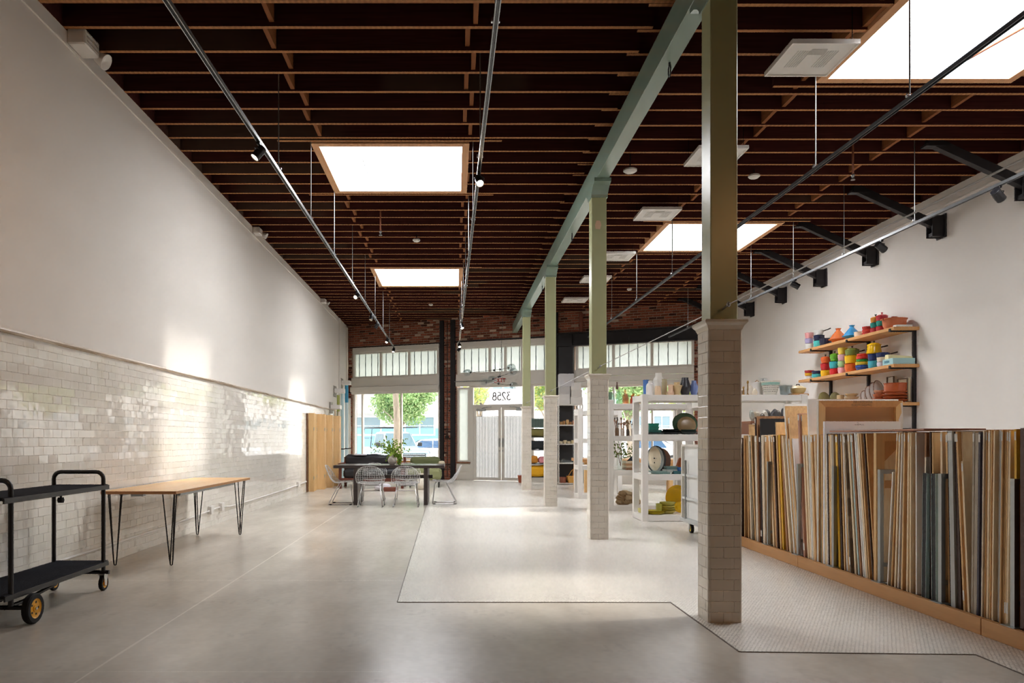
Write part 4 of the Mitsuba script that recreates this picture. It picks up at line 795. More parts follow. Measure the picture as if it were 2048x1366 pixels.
# dining table
k = thing('dining_table', 'dark wood dining table with slab legs in the middle of the left aisle', 'dining table')
mat('dark_wood', _wood('#2c2625', '#453c39', .8, 0), rough=.28, spec=.5)
a, b, c, d = -2.36, -.20, 14.4, 15.42
part(k, 'top', MB().box(a, b, c, d, .72, .775, .004), 'mat_dark_wood')
for x in (-1.97, -.60): part(k, 'leg', MB().box(x, x + .08, c + .02, c + .52, 0, .72, .003), 'mat_dark_wood'); part(k, 'leg', MB().box(x, x + .08, d - .30, d - .04, 0, .72, .003), 'mat_dark_wood')
part(k, 'stretcher', MB().box(-1.9, -.44, 14.86, 14.92, .50, .57, .003), 'mat_dark_wood')
# wire chairs
def wire_shell(u, v):
    """u across -1..1, v from the front edge of the seat (0) up to the top of the back (1): local x across, y backwards"""
    if v < .5:
        t = v / .5; y = -.24 + .42 * t; z = .455 - .055 * t + .02 * (1 - t) ** 3 * 0 + .03 * u * u * (.4 + t); w = .215 + .05 * t
    else:
        t = (v - .5) / .5; y = .18 + .045 * math.sin(t * 1.6) + .12 * t; z = .40 + .37 * t + .025 * math.sin(math.pi * min(t * 1.2, 1)) * 0; y -= .07 * u * u * (1 - .2 * t); w = .265 + .01 * math.sin(t * 2.2) - .07 * t ** 4
        z += .03 * u * u * (1 - t) - .06 * u ** 4 * t
    if .38 < v < .62:
        q = 1 - abs(v - .5) / .12; z += .022 * q; y -= .022 * q
    return (u * w, y, z)
shell = MB()
for u in np.linspace(-1, 1, 13)[1:-1]: shell.tube([wire_shell(u, v) for v in np.linspace(0, 1, 22)], .0032, 4)
for v in np.linspace(0, 1, 19)[1:-1]: shell.tube([wire_shell(u, v) for u in np.linspace(-1, 1, 11)], .0032, 4)
D_shell = shape(shell, 'mat_satin_wire', smooth=True)
rim = [wire_shell(-1 + 2 * i / 10, 0) for i in range(11)] + [wire_shell(1, v) for v in np.linspace(0, 1, 22)[1:]] + [wire_shell(1 - 2 * i / 10, 1) for i in range(1, 11)] + [wire_shell(-1, v) for v in np.linspace(1, 0, 22)[1:-1]]
D_rim = shape(MB().tube(rim, .0055, 6, closed=True), 'mat_satin_wire', smooth=True)
D_leg = [shape(MB().tube([(s * .20, -.14, .44), (s * .20, -.19, .40), (s * .235, -.235, .012), (s * .235, -.22, .008), (s * .235, .23, .008), (s * .235, .245, .012), (s * .185, .10, .30), (s * .17, .04, .415)], .0075, 8), 'mat_chrome', smooth=True) for s in (-1, 1)]
D_bar = [shape(MB().cyl((-.205, -.185, .395), (.205, -.185, .395), .006, n=8), 'mat_chrome', smooth=40), shape(MB().cyl((-.185, .10, .30), (.185, .10, .30), .006, n=8), 'mat_chrome', smooth=40)]
D_pad = [shape(MB().cyl((x, y, .010), (x, y + .045, .010), .0115, n=8), 'mat_rubber') for x in (-.235, .235) for y in (-.215, .18)]
for x, y, rot, lb in ((-2.22, 14.68, 90, 'chrome wire chair at the left end of the dining table'), (-.20, 14.82, -90, 'chrome wire chair at the right end of the dining table'), (-1.60, 14.22, 180, 'left one of two chrome wire chairs on the camera side of the table'), (-.93, 14.24, 180, 'right one of two chrome wire chairs on the camera side of the table'), (-1.72, 15.62, 0, 'left chrome wire chair on the far side of the table, only its top edge showing'), (-1.0, 15.62, 0, 'right chrome wire chair on the far side of the table, only its top edge showing')):
    k = thing('wire_chair', lb, 'chair', 'wire chairs around the dining table'); M = rotz(math.radians(rot), (x, y, 0))
    part(k, 'seat_shell', D_shell, tw=M); part(k, 'rim', D_rim, tw=M); part(k, 'runner', D_leg[0], tw=M); part(k, 'runner', D_leg[1], tw=M); part(k, 'cross_bar', D_bar[0], tw=M); part(k, 'cross_bar', D_bar[1], tw=M); [part(k, 'foot_pad', q, tw=M, label='black foot pad') for q in D_pad]
# vase with greenery
vx, vy = -1.25, 14.85
solo('round_vase', MB().lathe([(0, 0), (.04, 0), (.078, .04), (.092, .085), (.078, .13), (.05, .16), (.046, .185), (.052, .2), (.044, .198), (.04, .17), (0, .15)], (vx, vy, .775), 28), paint('#c9c0b6', .35), 'round pale stoneware vase on the dining table', 'vase', smooth=40)
k = thing('flower_bouquet', 'loose bunch of green leafy stems in the vase on the dining table', 'plant')
rg = np.random.default_rng(8); st = MB(); lf = [[], []]; fl = MB()
for i in range(34):
    a = rg.uniform(0, 6.28); e = rg.uniform(.25, 1.25); L = rg.uniform(.24, .52); droop = rg.uniform(0, .25) * e
    p0 = np.array([vx, vy, .955]); dv = np.array([math.cos(a) * math.sin(e), math.sin(a) * math.sin(e), math.cos(e)])
    P = [p0 + dv * L * t + np.array([0, 0, -droop * t * t]) for t in np.linspace(0, 1, 6)]
    st.tube(P, np.linspace(.003, .0012, 6), 4)
    for t in np.linspace(.25, 1, 11):
        b_ = p0 + dv * L * t + np.array([0, 0, -droop * t * t]); q = rg.normal(size=3) * .6 + dv * .5; q /= np.linalg.norm(q); s_ = rg.uniform(.035, .075); w_ = np.cross(q, rg.normal(size=3)); w_ /= np.linalg.norm(w_)
        lf[i % 2].append(np.array([b_, b_ + q * s_ * .5 + w_ * s_ * .3, b_ + q * s_, b_ + q * s_ * .5 - w_ * s_ * .3]))
for i in range(7):
    a = rg.uniform(-.6, .9); p0 = np.array([vx + .05 * math.cos(a), vy - .04, .96]); P = [p0 + np.array([.07 * math.sin(3 * t) + .08 * t, -.05 * t, .03 * t - .22 * t * t]) for t in np.linspace(0, 1, 6)]; st.tube(P, .003, 4)
    for t in np.linspace(.1, 1, 14):
        b_ = np.array([np.interp(t, np.linspace(0, 1, 6), [p[j] for p in P]) for j in range(3)]); q = rg.normal(size=3); q /= np.linalg.norm(q); w_ = np.cross(q, rg.normal(size=3)); w_ /= np.linalg.norm(w_)
        lf[0].append(np.array([b_, b_ + q * .03 + w_ * .018, b_ + q * .06, b_ + q * .03 - w_ * .018]))
part(k, 'stem', st, paint('#6d8238', .6))
for j, mt in enumerate((leafmat('leaf_v', '#7d9c3e'), leafmat('leaf_w', '#a6be5c'))):
    v = np.vstack(lf[j]); kk = num(k + '__foliage'); scene[kk] = shape((v, np.arange(len(v)).reshape(-1, 4)), mt); labels[kk] = {'kind': 'stuff'}
# black leather lounge chair with dark wood frame, olive armchair, floor vase
def soft_box(x0, x1, y0, y1, z0, z1, r, seed=0, amp=.012):
    m = trimesh.creation.box(extents=[x1 - x0, y1 - y0, z1 - z0]); 
    P = []
    for sx in (-1, 1):
        for sy in (-1, 1):
            for sz in (-1, 1):
                s = trimesh.creation.icosphere(subdivisions=1, radius=r); s.apply_translation([sx * ((x1 - x0) / 2 - r), sy * ((y1 - y0) / 2 - r), sz * ((z1 - z0) / 2 - r)]); P.append(s.vertices)
    h = trimesh.convex.convex_hull(np.vstack(P)); h = h.subdivide_to_size(.11); h.apply_translation([(x0 + x1) / 2, (y0 + y1) / 2, (z0 + z1) / 2])
    v = np.array(h.vertices); h.vertices = v + (meshkit.fbm(v * 7 + seed, 3)[:, None] - .5) * amp * 2 * np.array([1, 1, 1.4]); return MB().tm(h)
k = thing('lounge_sofa', 'black leather sofa with a dark red-brown wood frame below the left window', 'sofa')
part(k, 'seat_cushion', soft_box(-2.92, -1.45, 19.35, 20.1, .26, .50, .07, 1), paint('#1b1b1f', .35), smooth=True)
part(k, 'back_cushion', soft_box(-2.98, -1.60, 20.05, 20.32, .42, .86, .08, 2, .03), paint('#1c1c21', .35), smooth=True)
fr = MB()
for x in (-3.02, -1.40): fr.box(x, x + .07, 19.3, 19.37, 0, .62).box(x, x + .07, 20.25, 20.32, 0, .80).box(x - .01, x + .08, 19.26, 20.34, .60, .66)
fr.box(-3.0, -1.36, 19.30, 19.36, .18, .27).box(-3.0, -1.36, 20.26, 20.32, .18, .27)
part(k, 'frame', fr, paint('#5d2e22', .4), label='dark red-brown wooden frame')
solo('folded_cloth', soft_box(-2.72, -2.38, 20.0, 20.3, .845, .885, .018, 5, .01), paint('#c9cdd6', .8), 'pale folded cloth lying on the back of the black sofa', 'cloth', smooth=True)
k = thing('armchair', 'low olive green upholstered armchair beyond the dining table', 'armchair')
part(k, 'seat', soft_box(-1.25, -.35, 19.6, 20.4, .2, .50, .08, 3), paint('#85885f', .8), smooth=True); part(k, 'back', soft_box(-1.22, -.38, 20.3, 20.55, .35, .80, .09, 4, .02), paint('#5e6440', .8), smooth=True)
for x, y in ((-1.18, 19.68), (-.42, 19.68), (-1.18, 20.4), (-.42, 20.4)): part(k, 'leg', MB().cyl((x, y, 0), (x, y, .23), .016, n=8), 'mat_black_metal', smooth=40)
solo('cushion', soft_box(-.44, -.26, 19.95, 20.1, .5, .70, .06, 7), paint('#b9ae95', .9), 'cream cushion at the right side of the olive armchair', 'cushion', smooth=True)
solo('floor_vase', MB().lathe([(0, 0), (.09, 0), (.14, .06), (.155, .13), (.13, .22), (.08, .28), (.06, .33), (.085, .42), (.075, .42), (.05, .33), (0, .30)], (-.86, 18.9, 0), 26), paint('#d8d0bf', .6), 'bulbous cream floor vase standing behind the right table leg', 'vase', smooth=40)
solo('floor_cushion', soft_box(-2.02, -1.62, 18.5, 18.85, .0, .16, .07, 9), paint('#cbcad2', .9), 'pale grey floor cushion under the dining table beyond the left leg', 'cushion', smooth=True)
solo('brown_shoe_box', MB().box(-1.75, -1.42, 18.2, 18.42, 0, .10, .01), paint('#6f3b2c', .6), 'small red-brown box on the floor beneath the front left chair', 'box')
solo('window_bench_pot', MB().lathe([(0, 0), (.08, 0), (.11, .2), (.12, .22), (.1, .22), (0, .18)], (1.98, 21.9, 0), 18), paint('#a4583c', .7), 'terracotta pot on the floor right of the double door', 'flower pot', smooth=40)
# ------------------------------------------------------------------ the rack of boards and canvases at the right
def _edge(c0, c1):
    a, b = C(c0), C(c1)
    return proc(lambda p, n, uv: mix(mix(a, b, fbm(p.y * 260, p.z * 5, p.x * 60, 2)), b, .5 * smoothstep(.62, .7, noise(p.y * 50, p.z * 11, 3.0))))
EM = {'t': mat('edge_t', _edge('#e3bd86', '#c59a68'), .6), 'p': mat('edge_p', _edge('#f0dfc1', '#dfc49c'), .6), 'b': mat('edge_b', _edge('#b3845c', '#8f6240'), .6),
      'g': mat('edge_g', _edge('#c2b6a5', '#998c7c'), .7), 'l': mat('edge_l', _edge('#e6dccb', '#cbbca5'), .7), 's': mat('edge_s', _edge('#bfae94', '#4d4236'), .7),
      'w': paint('#f0eee8', .5), 'd': paint('#3b241a', .5), 'k': paint('#141519', .6), 'm': paint('#5a1a20', .4), 'c': paint('#b9d0cf', .5), 'n': paint('#2c2438', .4), 'y': paint('#dfae2e', .4), 'z': paint('#b5b8b6', .5), 'q': paint('#4a2418', .35), 'r': paint('#b98a76', .6)}
CN = {'t': 'tan plywood', 'p': 'pale wood', 'b': 'brown', 'g': 'grey-brown', 'l': 'light grey', 's': 'stained streaky', 'w': 'white', 'd': 'dark brown', 'k': 'black', 'm': 'maroon', 'c': 'pale blue', 'n': 'dark navy', 'y': 'yellow', 'z': 'silver grey', 'q': 'mahogany', 'r': 'pinkish'}
rk = thing('board_rack', 'long low timber rack base with steel dividers holding rows of boards', 'rack')
CX = 3.43
for a, b in ((4.0, 4.82), (4.825, 7.39), (7.395, 9.55)): part(rk, 'curb_board', MB().box(CX, CX + .04, a, b, 0.004, .114, .003), 'mat_wood_y', label='wooden curb board')
part(rk, 'base_deck', MB().box(CX + .04, 4.95, 4.0, 9.55, .06, .10), paint('#5a4636', .8))
for y in (8.22, 7.50, 6.80, 6.06, 5.30, 4.61):
    d = MB().box(3.475, 3.505, y - .018, y + .018, .10, 1.035).box(3.505, 4.75, y - .018, y + .018, 1.0, 1.035).box(4.75, 4.78, y - .018, y + .018, .10, 1.035).box(3.5, 4.7, y - .012, y + .012, .24, .27)
    dk = part(rk, 'divider', d, 'mat_steel', label='galvanised steel divider')
    part(dk, 'foot_plate', MB().box(3.44, 3.52, y - .06, y + .06, .108, .118, .002), 'mat_steel')
ub2y = lambda u: 3.5 * F / (u - U0)
bay = ['left of the first steel divider', 'between first and second steel dividers', 'between second and third steel dividers', 'between third and fourth steel dividers', 'between fourth and fifth steel dividers', 'between fifth and sixth steel dividers', 'right of the last steel divider']
br2 = np.random.default_rng(21)
BG = 'boards standing on edge in the timber rack'
SLOTS = [[] for _ in range(7)]                        # every board of a bay: [y at the foot, y at 1.3 m, thickness, builder]
Z13 = lambda yb, yt, zt: yb + (yt - yb) * (1.3 - .101) / (zt - .101)
def board(b, yb, yt, th, zt, code, L=1.1, x0=None, sticker=None, extra='', more=None):
    x0 = 3.50 + br2.uniform(0, .03) if x0 is None else x0
    if sticker is None: sticker = br2.uniform() < .42 and zt > 1.2
    two = br2.uniform() < .2
    def build(i, yb, y13, th):
        yt = yb + (y13 - yb) * (zt - .101) / (1.3 - .101); z0 = .101
        word = ORD[i] if i < 20 else 'twenty-' + ORD[i - 20]
        k = thing('art_board', f'{CN[code]} board{extra}, {word} from left {bay[b]}', 'board', BG)
        part(k, 'panel', MB().hull([(x, y + s * th / 2, z) for x in (x0, x0 + L) for y, z in ((yb, z0), (yt, zt)) for s in (-1, 1)]), EM[code])
        for zz in (((zt - .07, zt - .015),) if sticker else ()) + (((.17, .24),) if sticker and two else ()):
            f0, f1 = [(z - z0) / (zt - z0) for z in zz]; s = .42 * th
            q = [(x0 - .0015, yb + (yt - yb) * f + sg * s, z0 + (zt - z0) * f) for f, sg in ((f0, -1), (f0, 1), (f1, 1), (f1, -1))]
            part(k, 'paper_tag', MB().hull(q + [(x0 + .001, y, z) for _, y, z in q]), paint('#e9e7e2', .7), label='white paper tag')
        if more: more(k, yb, yt, th)
    SLOTS[b].append([yb, Z13(yb, yt, zt), th, build])
def fixed(b, y, th, build): SLOTS[b].append([y, y, th, lambda i, yb, y13, t: build(yb)])
def seg(b, ub0, ub1, ut0, ut1, codes, zt=1.333, zj=.012):
    n = len(codes)
    W = np.array([{'w': 1.0, 'b': 1.0, 'd': .7, 'g': 1.2, 's': 1.3, 'z': 1.6, 'q': 2.0, 'p': 1.2}.get(c, 1.0) for c in codes]) * br2.uniform(.8, 1.2, n)
    E = np.concatenate([[0], np.cumsum(W)]) / W.sum()
    for i, c in enumerate(codes):
        m, w = (E[i] + E[i + 1]) / 2, (E[i + 1] - E[i])
        yb, yt = ub2y(ub0 + (ub1 - ub0) * m), ub2y(ut0 + (ut1 - ut0) * m)
        th = w * min(abs(ub2y(ub0) - ub2y(ub1)), abs(ub2y(ut0) - ub2y(ut1))) * .78
        board(b, yb, yt, th, zt - br2.uniform(0, zj), c, L=br2.uniform(.8, 1.25))
# bay 0, partly behind the nearest column
for y, c in ((9.2, 'b'), (9.12, 't'), (9.05, 'd')): board(0, y, y, .03, 1.30, c)
board(0, 8.93, 8.95, .02, 1.33, 't', extra=' showing its wide face', x0=3.50)
board(0, 8.76, 8.86, .018, 1.46, 't', extra=' and taller')
seg(0, 1492, 1512, 1489, 1502, 'tplst')
board(0, 8.60, 8.66, .02, 1.54, 'd', extra=' and tall'); board(0, 8.56, 8.60, .02, 1.55, 'b', extra=' and tall')
board(0, 8.50, 8.52, .02, 1.52, 'k', L=1.2, sticker=False, extra=' tall and bare', x0=3.52)
seg(0, 1512, 1533, 1503, 1524, 'ldplt')
# bay 1
board(1, 8.12, 8.16, .02, .98, 'k', L=.9, extra=' and short')
seg(1, 1543, 1560, 1534, 1549, 'ptbdt')
board(1, 8.0, 8.12, .022, 1.47, 't', L=1.2, extra=' tall and grained', x0=3.52)
seg(1, 1560, 1572, 1550, 1558, 'yb')
seg(1, 1572, 1582, 1558, 1565, 'tp', 1.33)
board(1, 7.66, 7.92, .022, 1.66, 'w', L=.34, extra=' and tallest', sticker=True)
board(1, 7.62, 7.88, .018, 1.635, 't', L=.31, extra=' tall and orange', x0=3.515)
seg(1, 1585, 1594, 1568, 1576, 'wlw', 1.30)
board(1, 7.60, 7.80, .03, 1.52, 't', L=.42, extra=' tall and knotty', x0=3.52, sticker=True)
# bay 2
board(2, 7.40, 7.56, .03, 1.545, 'r', L=.4, extra=' and tall', sticker=True); board(2, 7.385, 7.53, .02, 1.535, 't', L=.40, extra=' tall and plain', x0=3.53)
seg(2, 1611, 1637, 1599, 1624, 'wptpltp')
board(2, 7.24, 7.36, .02, 1.68, 'w', L=.9, extra=' tall and painted', sticker=False)
seg(2, 1637, 1645, 1624, 1632, 'st')
seg(2, 1645, 1669, 1632, 1655, 'pwdtpg', 1.335)
# bay 3
seg(3, 1675, 1684, 1668, 1677, 'yd')  # the dark brown board stands in for a thin shaded gap between boards
seg(3, 1684, 1722, 1672, 1703, 'twtpsbpcmb')
seg(3, 1722, 1754, 1704, 1735, 'wwwpttdttp', 1.338)
# bay 4
board(4, 5.99, 5.92, .014, 1.02, 'w', L=.9, extra=' and short', sticker=False)
seg(4, 1776, 1830, 1788, 1829, 'ttpwbpttplptw', 1.338)
board(4, 5.58, 5.56, .02, 1.33, 'b', L=1.0, extra=' of cardboard', sticker=False, x0=3.54); board(4, 5.56, 5.53, .016, 1.15, 'l', L=.9, extra=' and lower', sticker=False)
def blue_edges(k, yb, yt, th):
    for sg in (-1, 1): part(k, 'edge_strip', MB().hull([(x, y + sg * (th / 2 - dd), z) for y, z in ((yb, .102), (yt, 1.03)) for x, dd in ((3.492, 0), (3.492, .003), (3.52, -.001), (3.52, .002))]), EM['c'], label='pale blue edge')
for y in (5.51, 5.42): board(4, y, y - .015, .05, 1.03, 'k', L=.9, x0=3.495, extra=' with pale blue edges', sticker=False, more=blue_edges)
seg(4, 1861, 1876, 1857, 1873, 'dtwp', 1.34)
# bay 5
board(5, 5.27, 5.30, .02, 1.33, 't', extra=' and thin'); board(5, 5.24, 5.28, .03, 1.34, 'd')
board(5, 5.20, 5.245, .045, 1.342, 'z', extra=' and thick', sticker=True); board(5, 5.15, 5.20, .03, 1.335, 'd')
board(5, 5.09, 5.24, .018, 1.335, 't', extra=' and leaning left', sticker=True)
board(5, 5.07, 5.19, .018, 1.335, 'p', L=1.0, extra=' leaning left', sticker=False, x0=3.53)
board(5, 5.05, 5.16, .018, 1.13, 'p', L=.9, extra=' low and scuffed', sticker=True)
board(5, 5.03, 4.99, .03, 1.325, 'g', extra=' with rolled edge', sticker=False)
seg(5, 1931, 1952, 1940, 1958, 'gtnw', 1.338); seg(5, 1952, 2008, 1958, 2016, 'lttptbtplztttp', 1.345)
board(5, 4.68, 4.66, .018, 1.345, 'y', sticker=True); board(5, 4.66, 4.70, .02, 1.02, 'w', L=.9, extra=' and short', sticker=False)
# bay 6
board(6, 4.55, 4.55, .03, 1.35, 'q', L=1.2, extra=' showing its wide face', sticker=False, x0=3.49); board(6, 4.50, 4.50, .025, 1.03, 'q', L=1.2, extra=' and short', sticker=False, x0=3.49)
for i, c in enumerate('dtbptwdtb'): board(6, 4.42 - .045 * i, 4.42 - .045 * i, .028, 1.33, c)
# special canvases seen face-on
def mitre(x0, x1, za, zb, w):
    o = [(x0, za), (x1, za), (x1, zb), (x0, zb)]; i = [(x0 + w, za + w), (x1 - w, za + w), (x1 - w, zb - w), (x0 + w, zb - w)]
    return [[o[j], o[(j + 1) % 4], i[(j + 1) % 4], i[j]] for j in range(4)]
def big_canvas(y):
    y = y - .017
    k = thing('stretched_canvas', 'large canvas seen from behind with pencilled words, tallest in the rack', 'canvas')
    a, b, z0, z1 = 3.50, 4.30, .101, 1.652
    for q in mitre(a, b, z0, z1, .062): part(k, 'stretcher_bar', MB().hull([(x, yy, z) for x, z in q for yy in (y, y + .03)]), 'mat_wood_y' if q[0][1] == q[1][1] else 'mat_wood_z')
    part(k, 'canvas', MB().box(a, b, y + .03, y + .034, z0, z1), paint('#b98f66', .9), label='brown canvas back'); part(k, 'canvas_fold', MB().box(a - .004, a, y + .004, y + .034, z0, z1).box(b, b + .004, y + .0, y + .034, z0, z1), paint('#d8d3ca', .8))
    part(k, 'gesso_smear', MB().prism([(-.012, 0), (.0, -.09), (-.03, -.16), (-.022, -.3), (0, -.38), (.01, -.38), (.01, 0)], 0, .0012).xf(rotx(math.pi / 2, (b - .006, y, 1.63))), paint('#e2ddd6', .6))
    for tx, h, zc, xx in (('PATAGONIA', .022, 1.628, 3.83), ('SUSPENDING', .022, 1.600, 3.81)):
        m = meshkit.text_mesh(tx, h, .001); m.apply_transform(rotx(math.pi / 2)); m.apply_translation([xx, y - .0005, zc]); part(k, 'pencilled_word', MB().tm(m), paint('#7a6248', .8))
def small_canvas(y):
    y = y - .015
    k = thing('white_canvas', 'plain white canvas with tiny print in front of the tallest canvas', 'canvas')
    part(k, 'front', MB().box(3.505, 4.225, y, y + .03, .101, 1.452), paint('#eeeeef', .7))
    for tx, h, zc, xx in (('The', .010, 1.432, 3.805), ('WANDERERS', .010, 1.416, 3.79)):
        m = meshkit.text_mesh(tx, h, .001); m.apply_transform(rotx(math.pi / 2)); m.apply_translation([xx, y - .0003, zc]); part(k, 'print', MB().tm(m), paint('#8f8f92', .8))
def bare_frame(y):
    y = y - .02
    k = thing('stretcher_frame', 'wooden stretcher frame with triangular corner brace behind the fourth steel divider', 'stretcher frame')
    for q in mitre(3.50, 4.5, .101, 1.333, .07): part(k, 'stretcher_bar', MB().hull([(x, yy, z) for x, z in q for yy in (y, y + .035)]), 'mat_wood_z')
    part(k, 'corner_brace', MB().prism([(3.57, 1.27), (3.57, 1.10), (3.74, 1.27)], 0, .02).xf(rotx(math.pi / 2, (0, y + .02, 0))), 'mat_wood_y'); part(k, 'canvas', MB().box(3.5, 4.5, y + .036, y + .04, .101, 1.333), paint('#c39a70', .9))
    for z in (.90, .52): part(k, 'cross_bar', MB().box(3.57, 4.43, y + .004, y + .03, z - .04, z + .04), 'mat_wood_y')
fixed(2, 7.157, .036, big_canvas); fixed(2, 7.10, .032, small_canvas); fixed(3, 6.24, .042, bare_frame)
DIV = [9.52, 8.22, 7.50, 6.80, 6.06, 5.30, 4.61, 4.02]
for b in range(7):
    hi, lo = DIV[b] - .022, DIV[b + 1] + .022
    S = sorted(SLOTS[b], key=lambda t: -(t[0] + t[1]))
    tot = sum(t[2] + .002 for t in S)
    if tot > hi - lo:
        for t in S: t[2] *= (hi - lo - .002 * len(S)) / (tot - .002 * len(S)) * .97
    for e in (0, 1):
        m = hi + .1 * e
        for t in S: t[e] = min(t[e], m - t[2] / 2); m = t[e] - t[2] / 2 - .002
        m = lo
        for t in reversed(S): t[e] = max(t[e], m + t[2] / 2); m = t[e] + t[2] / 2 + .002
    for i, t in enumerate(S): t[3](i, t[0], t[1], t[2])
solo('flat_board', MB().hull([(3.52, y, z) for y in (5.55, 6.95) for z in (1.350, 1.362)] + [(3.95, y, z) for y in (5.5, 6.9) for z in (1.350, 1.362)]), EM['r'], 'pinkish board lying flat across the tops of the racked boards', 'board')
# ------------------------------------------------------------------ shelving and ceramics
def wall_pot(x, y, z, r, h, col, label, cat='pot', lid=False, handle=None, group=None, taper=.88, base=None, knob=None, ears=False):
    """enamel or clay cooking pot with wall thickness"""
    k = thing('cooking_pot', label, cat, group)
    M_ = paint(col, .18)
    prof = [(0, 0), (r * taper * .85, 0), (r * taper, h * .08), (r, h * .55), (r * .98, h * .93), (r * 1.04, h * .96), (r * 1.04, h), (r * .95, h), (r * .93, h * .9), (r * .85, h * .12), (0, h * .1)]
    part(k, 'bowl', MB().lathe(prof, (x, y, z), 22), M_, smooth=40)
    if lid:
        part(k, 'lid', MB().lathe([(r * 1.03, h), (r * 1.0, h + r * .06), (r * .7, h + r * .24), (r * .25, h + r * .34), (0, h + r * .35)], (x, y, z), 22), M_, smooth=40)
        part(k, 'knob', MB().lathe([(.008, h + r * .33), (.008, h + r * .33 + .018), (.02, h + r * .33 + .026), (.014, h + r * .33 + .036), (0, h + r * .33 + .038)], (x, y, z), 12), paint(knob or '#2a211d', .4), smooth=40)
    if handle is not None:
        a = math.radians(handle); d = np.array([math.cos(a), math.sin(a), 0]); p = np.array([x, y, z + h * .75])
        part(k, 'handle', MB().tube([p + d * r * .98, p + d * (r + .05) + [0, 0, .008], p + d * (r + .16) + [0, 0, .035]], [.007, .010, .013], 8), paint('#2a1d17', .5), smooth=True)
    if ears:
        for s in (-1, 1):
            p = np.array([x, y + s * r * 1.0, z + h * .72]); part(k, 'ear', MB().tube([p + [-.03, 0, 0], p + [-.02, s * .028, 0], p + [.02, s * .028, 0], p + [.03, 0, 0]], .006, 6), M_, smooth=True)
    return k
def plate_v(x, y, z, rx, rz, col, label, tilt=.18, yaw=0, cat='plate', rim=None, group=None, back=None):
    """plate or platter standing on its edge, leaning back; faces the camera (-y) turned by yaw"""
    k = thing('platter', label, cat, group)
    pr = [(0, .02), (.62, .018), (.72, .008), (.98, -.004), (1.0, .0), (1.0, .006), (.75, .018), (.62, .03), (0, .03)]
    m = MB().lathe([(r_, zz) for r_, zz in pr], n=30); m.xf(np.diag([rx, rz, 1.0, 1.0]))
    M = at(x, y, z) @ rotz(yaw) @ rotx(-tilt) @ at(0, 0, rz) @ rotx(math.pi / 2)
    part(k, 'dish', m.xf(M), paint(col, .3), smooth=35)
    if rim: part(k, 'rim', MB().tube([(rx * math.cos(t), rz * math.sin(t), .004) for t in np.linspace(0, 2 * math.pi, 33)[:-1]], .006, 5, closed=True).xf(M), paint(rim, .4), smooth=True)
    return k
def stack_flat(x, y, z, items, name='plate_stack', sy=1.0):
    """a pile: every dish is a thing of its own; items: (r, h, colour, word)"""
    for i, (r, h, col, word) in enumerate(items):
        k = thing(name.replace('_stack', ''), f'{word}', 'dish')
        part(k, 'dish', MB().lathe([(0, 0), (r * .6, 0), (r * .9, h * .55), (r, h * .95), (r, h), (r * .96, h), (r * .85, h * .6), (r * .55, h * .25), (0, h * .22)], (x, y, z), 24, sy=sy), paint(col, .3), smooth=40); z += h * (.42 if i < len(items) - 1 and h < .05 else .93)
    return z
def bottle(name, x, y, z, prof, col, label, cat='vase', mt=None, n=24, sm=40):
    return solo(name, MB().lathe(prof, (x, y, z), n), mt or paint(col, .4), label, cat, smooth=sm)

# wall shelves
SX0, SX1, SY0, SY1 = 7.065, 7.478, 11.9, 15.2
PLK = []
for i, z in enumerate((3.045, 2.445, 1.83, 1.20)):
    k = thing('wall_shelf', ['top wooden wall shelf with the tagines', 'middle wooden wall shelf of coloured enamel pots', 'lower wooden wall shelf of plates and terracotta dishes', 'lowest wall shelf, mostly hidden behind the boards'][i], 'shelf', 'wooden shelves on the right wall')
    part(k, 'plank', MB().box(SX0, SX1, SY0, SY1, z, z + .052, .003), 'mat_wood_y'); PLK.append(z + .0525)
    for y in (12.0, 13.32, 14.66):
        bkk = part(k, 'bracket', MB().box(SX0 - .008, SX1 - .03, y - .022, y + .022, z - .02, z - .001).box(SX0 - .014, SX0 - .002, y - .022, y + .022, z - .02, z + .03), 'mat_black_steel', label='black steel bracket')
for y in (12.0, 13.32, 14.66): solo('shelf_upright', MB().box(7.43, 7.478, y - .024, y + .024, .5, 3.06, .002), 'mat_black_steel', ['right black upright of the wall shelves', 'middle black upright of the wall shelves', 'left black upright of the wall shelves'][(12.0, 13.32, 14.66).index(y)], 'upright')
P1, P2, P3, P4 = PLK; px = 7.22
G1, G2, G3 = 'enamel pots on the top wall shelf', 'enamel pots on the middle wall shelf', 'dishes on the lower wall shelf'
def pile(x, y, z, specs, **kw):
    for (r, h, col, lb, opt) in specs: wall_pot(x, y, z, r, h, col, lb, **opt, **kw); z += h + .002
    return z
pile(7.18, 14.98, P1, [(.075, .12, '#e6e6e2', 'white pot at the left end of the top shelf, lowest of its stack', {}), (.08, .10, '#a79cc0', 'lavender pot second in the left stack on the top shelf', {}), (.08, .115, '#d99a98', 'pink pot on top of the left stack on the top shelf', {})], group=G1)
pile(7.22, 14.66, P1, [(.10, .135, '#4fb8b4', 'turquoise pot at the bottom of the second stack on the top shelf', {}), (.10, .105, '#1f2440', 'navy pot in the middle of the second stack on the top shelf', {}), (.085, .10, '#e9e8e4', 'white saucepan with dark handle on top of the second stack', {'handle': -60})], group=G1)
wall_pot(7.2, 14.36, P1, .11, .14, '#23253a', 'dark blue ribbed pot left of the orange tagine', group=G1)
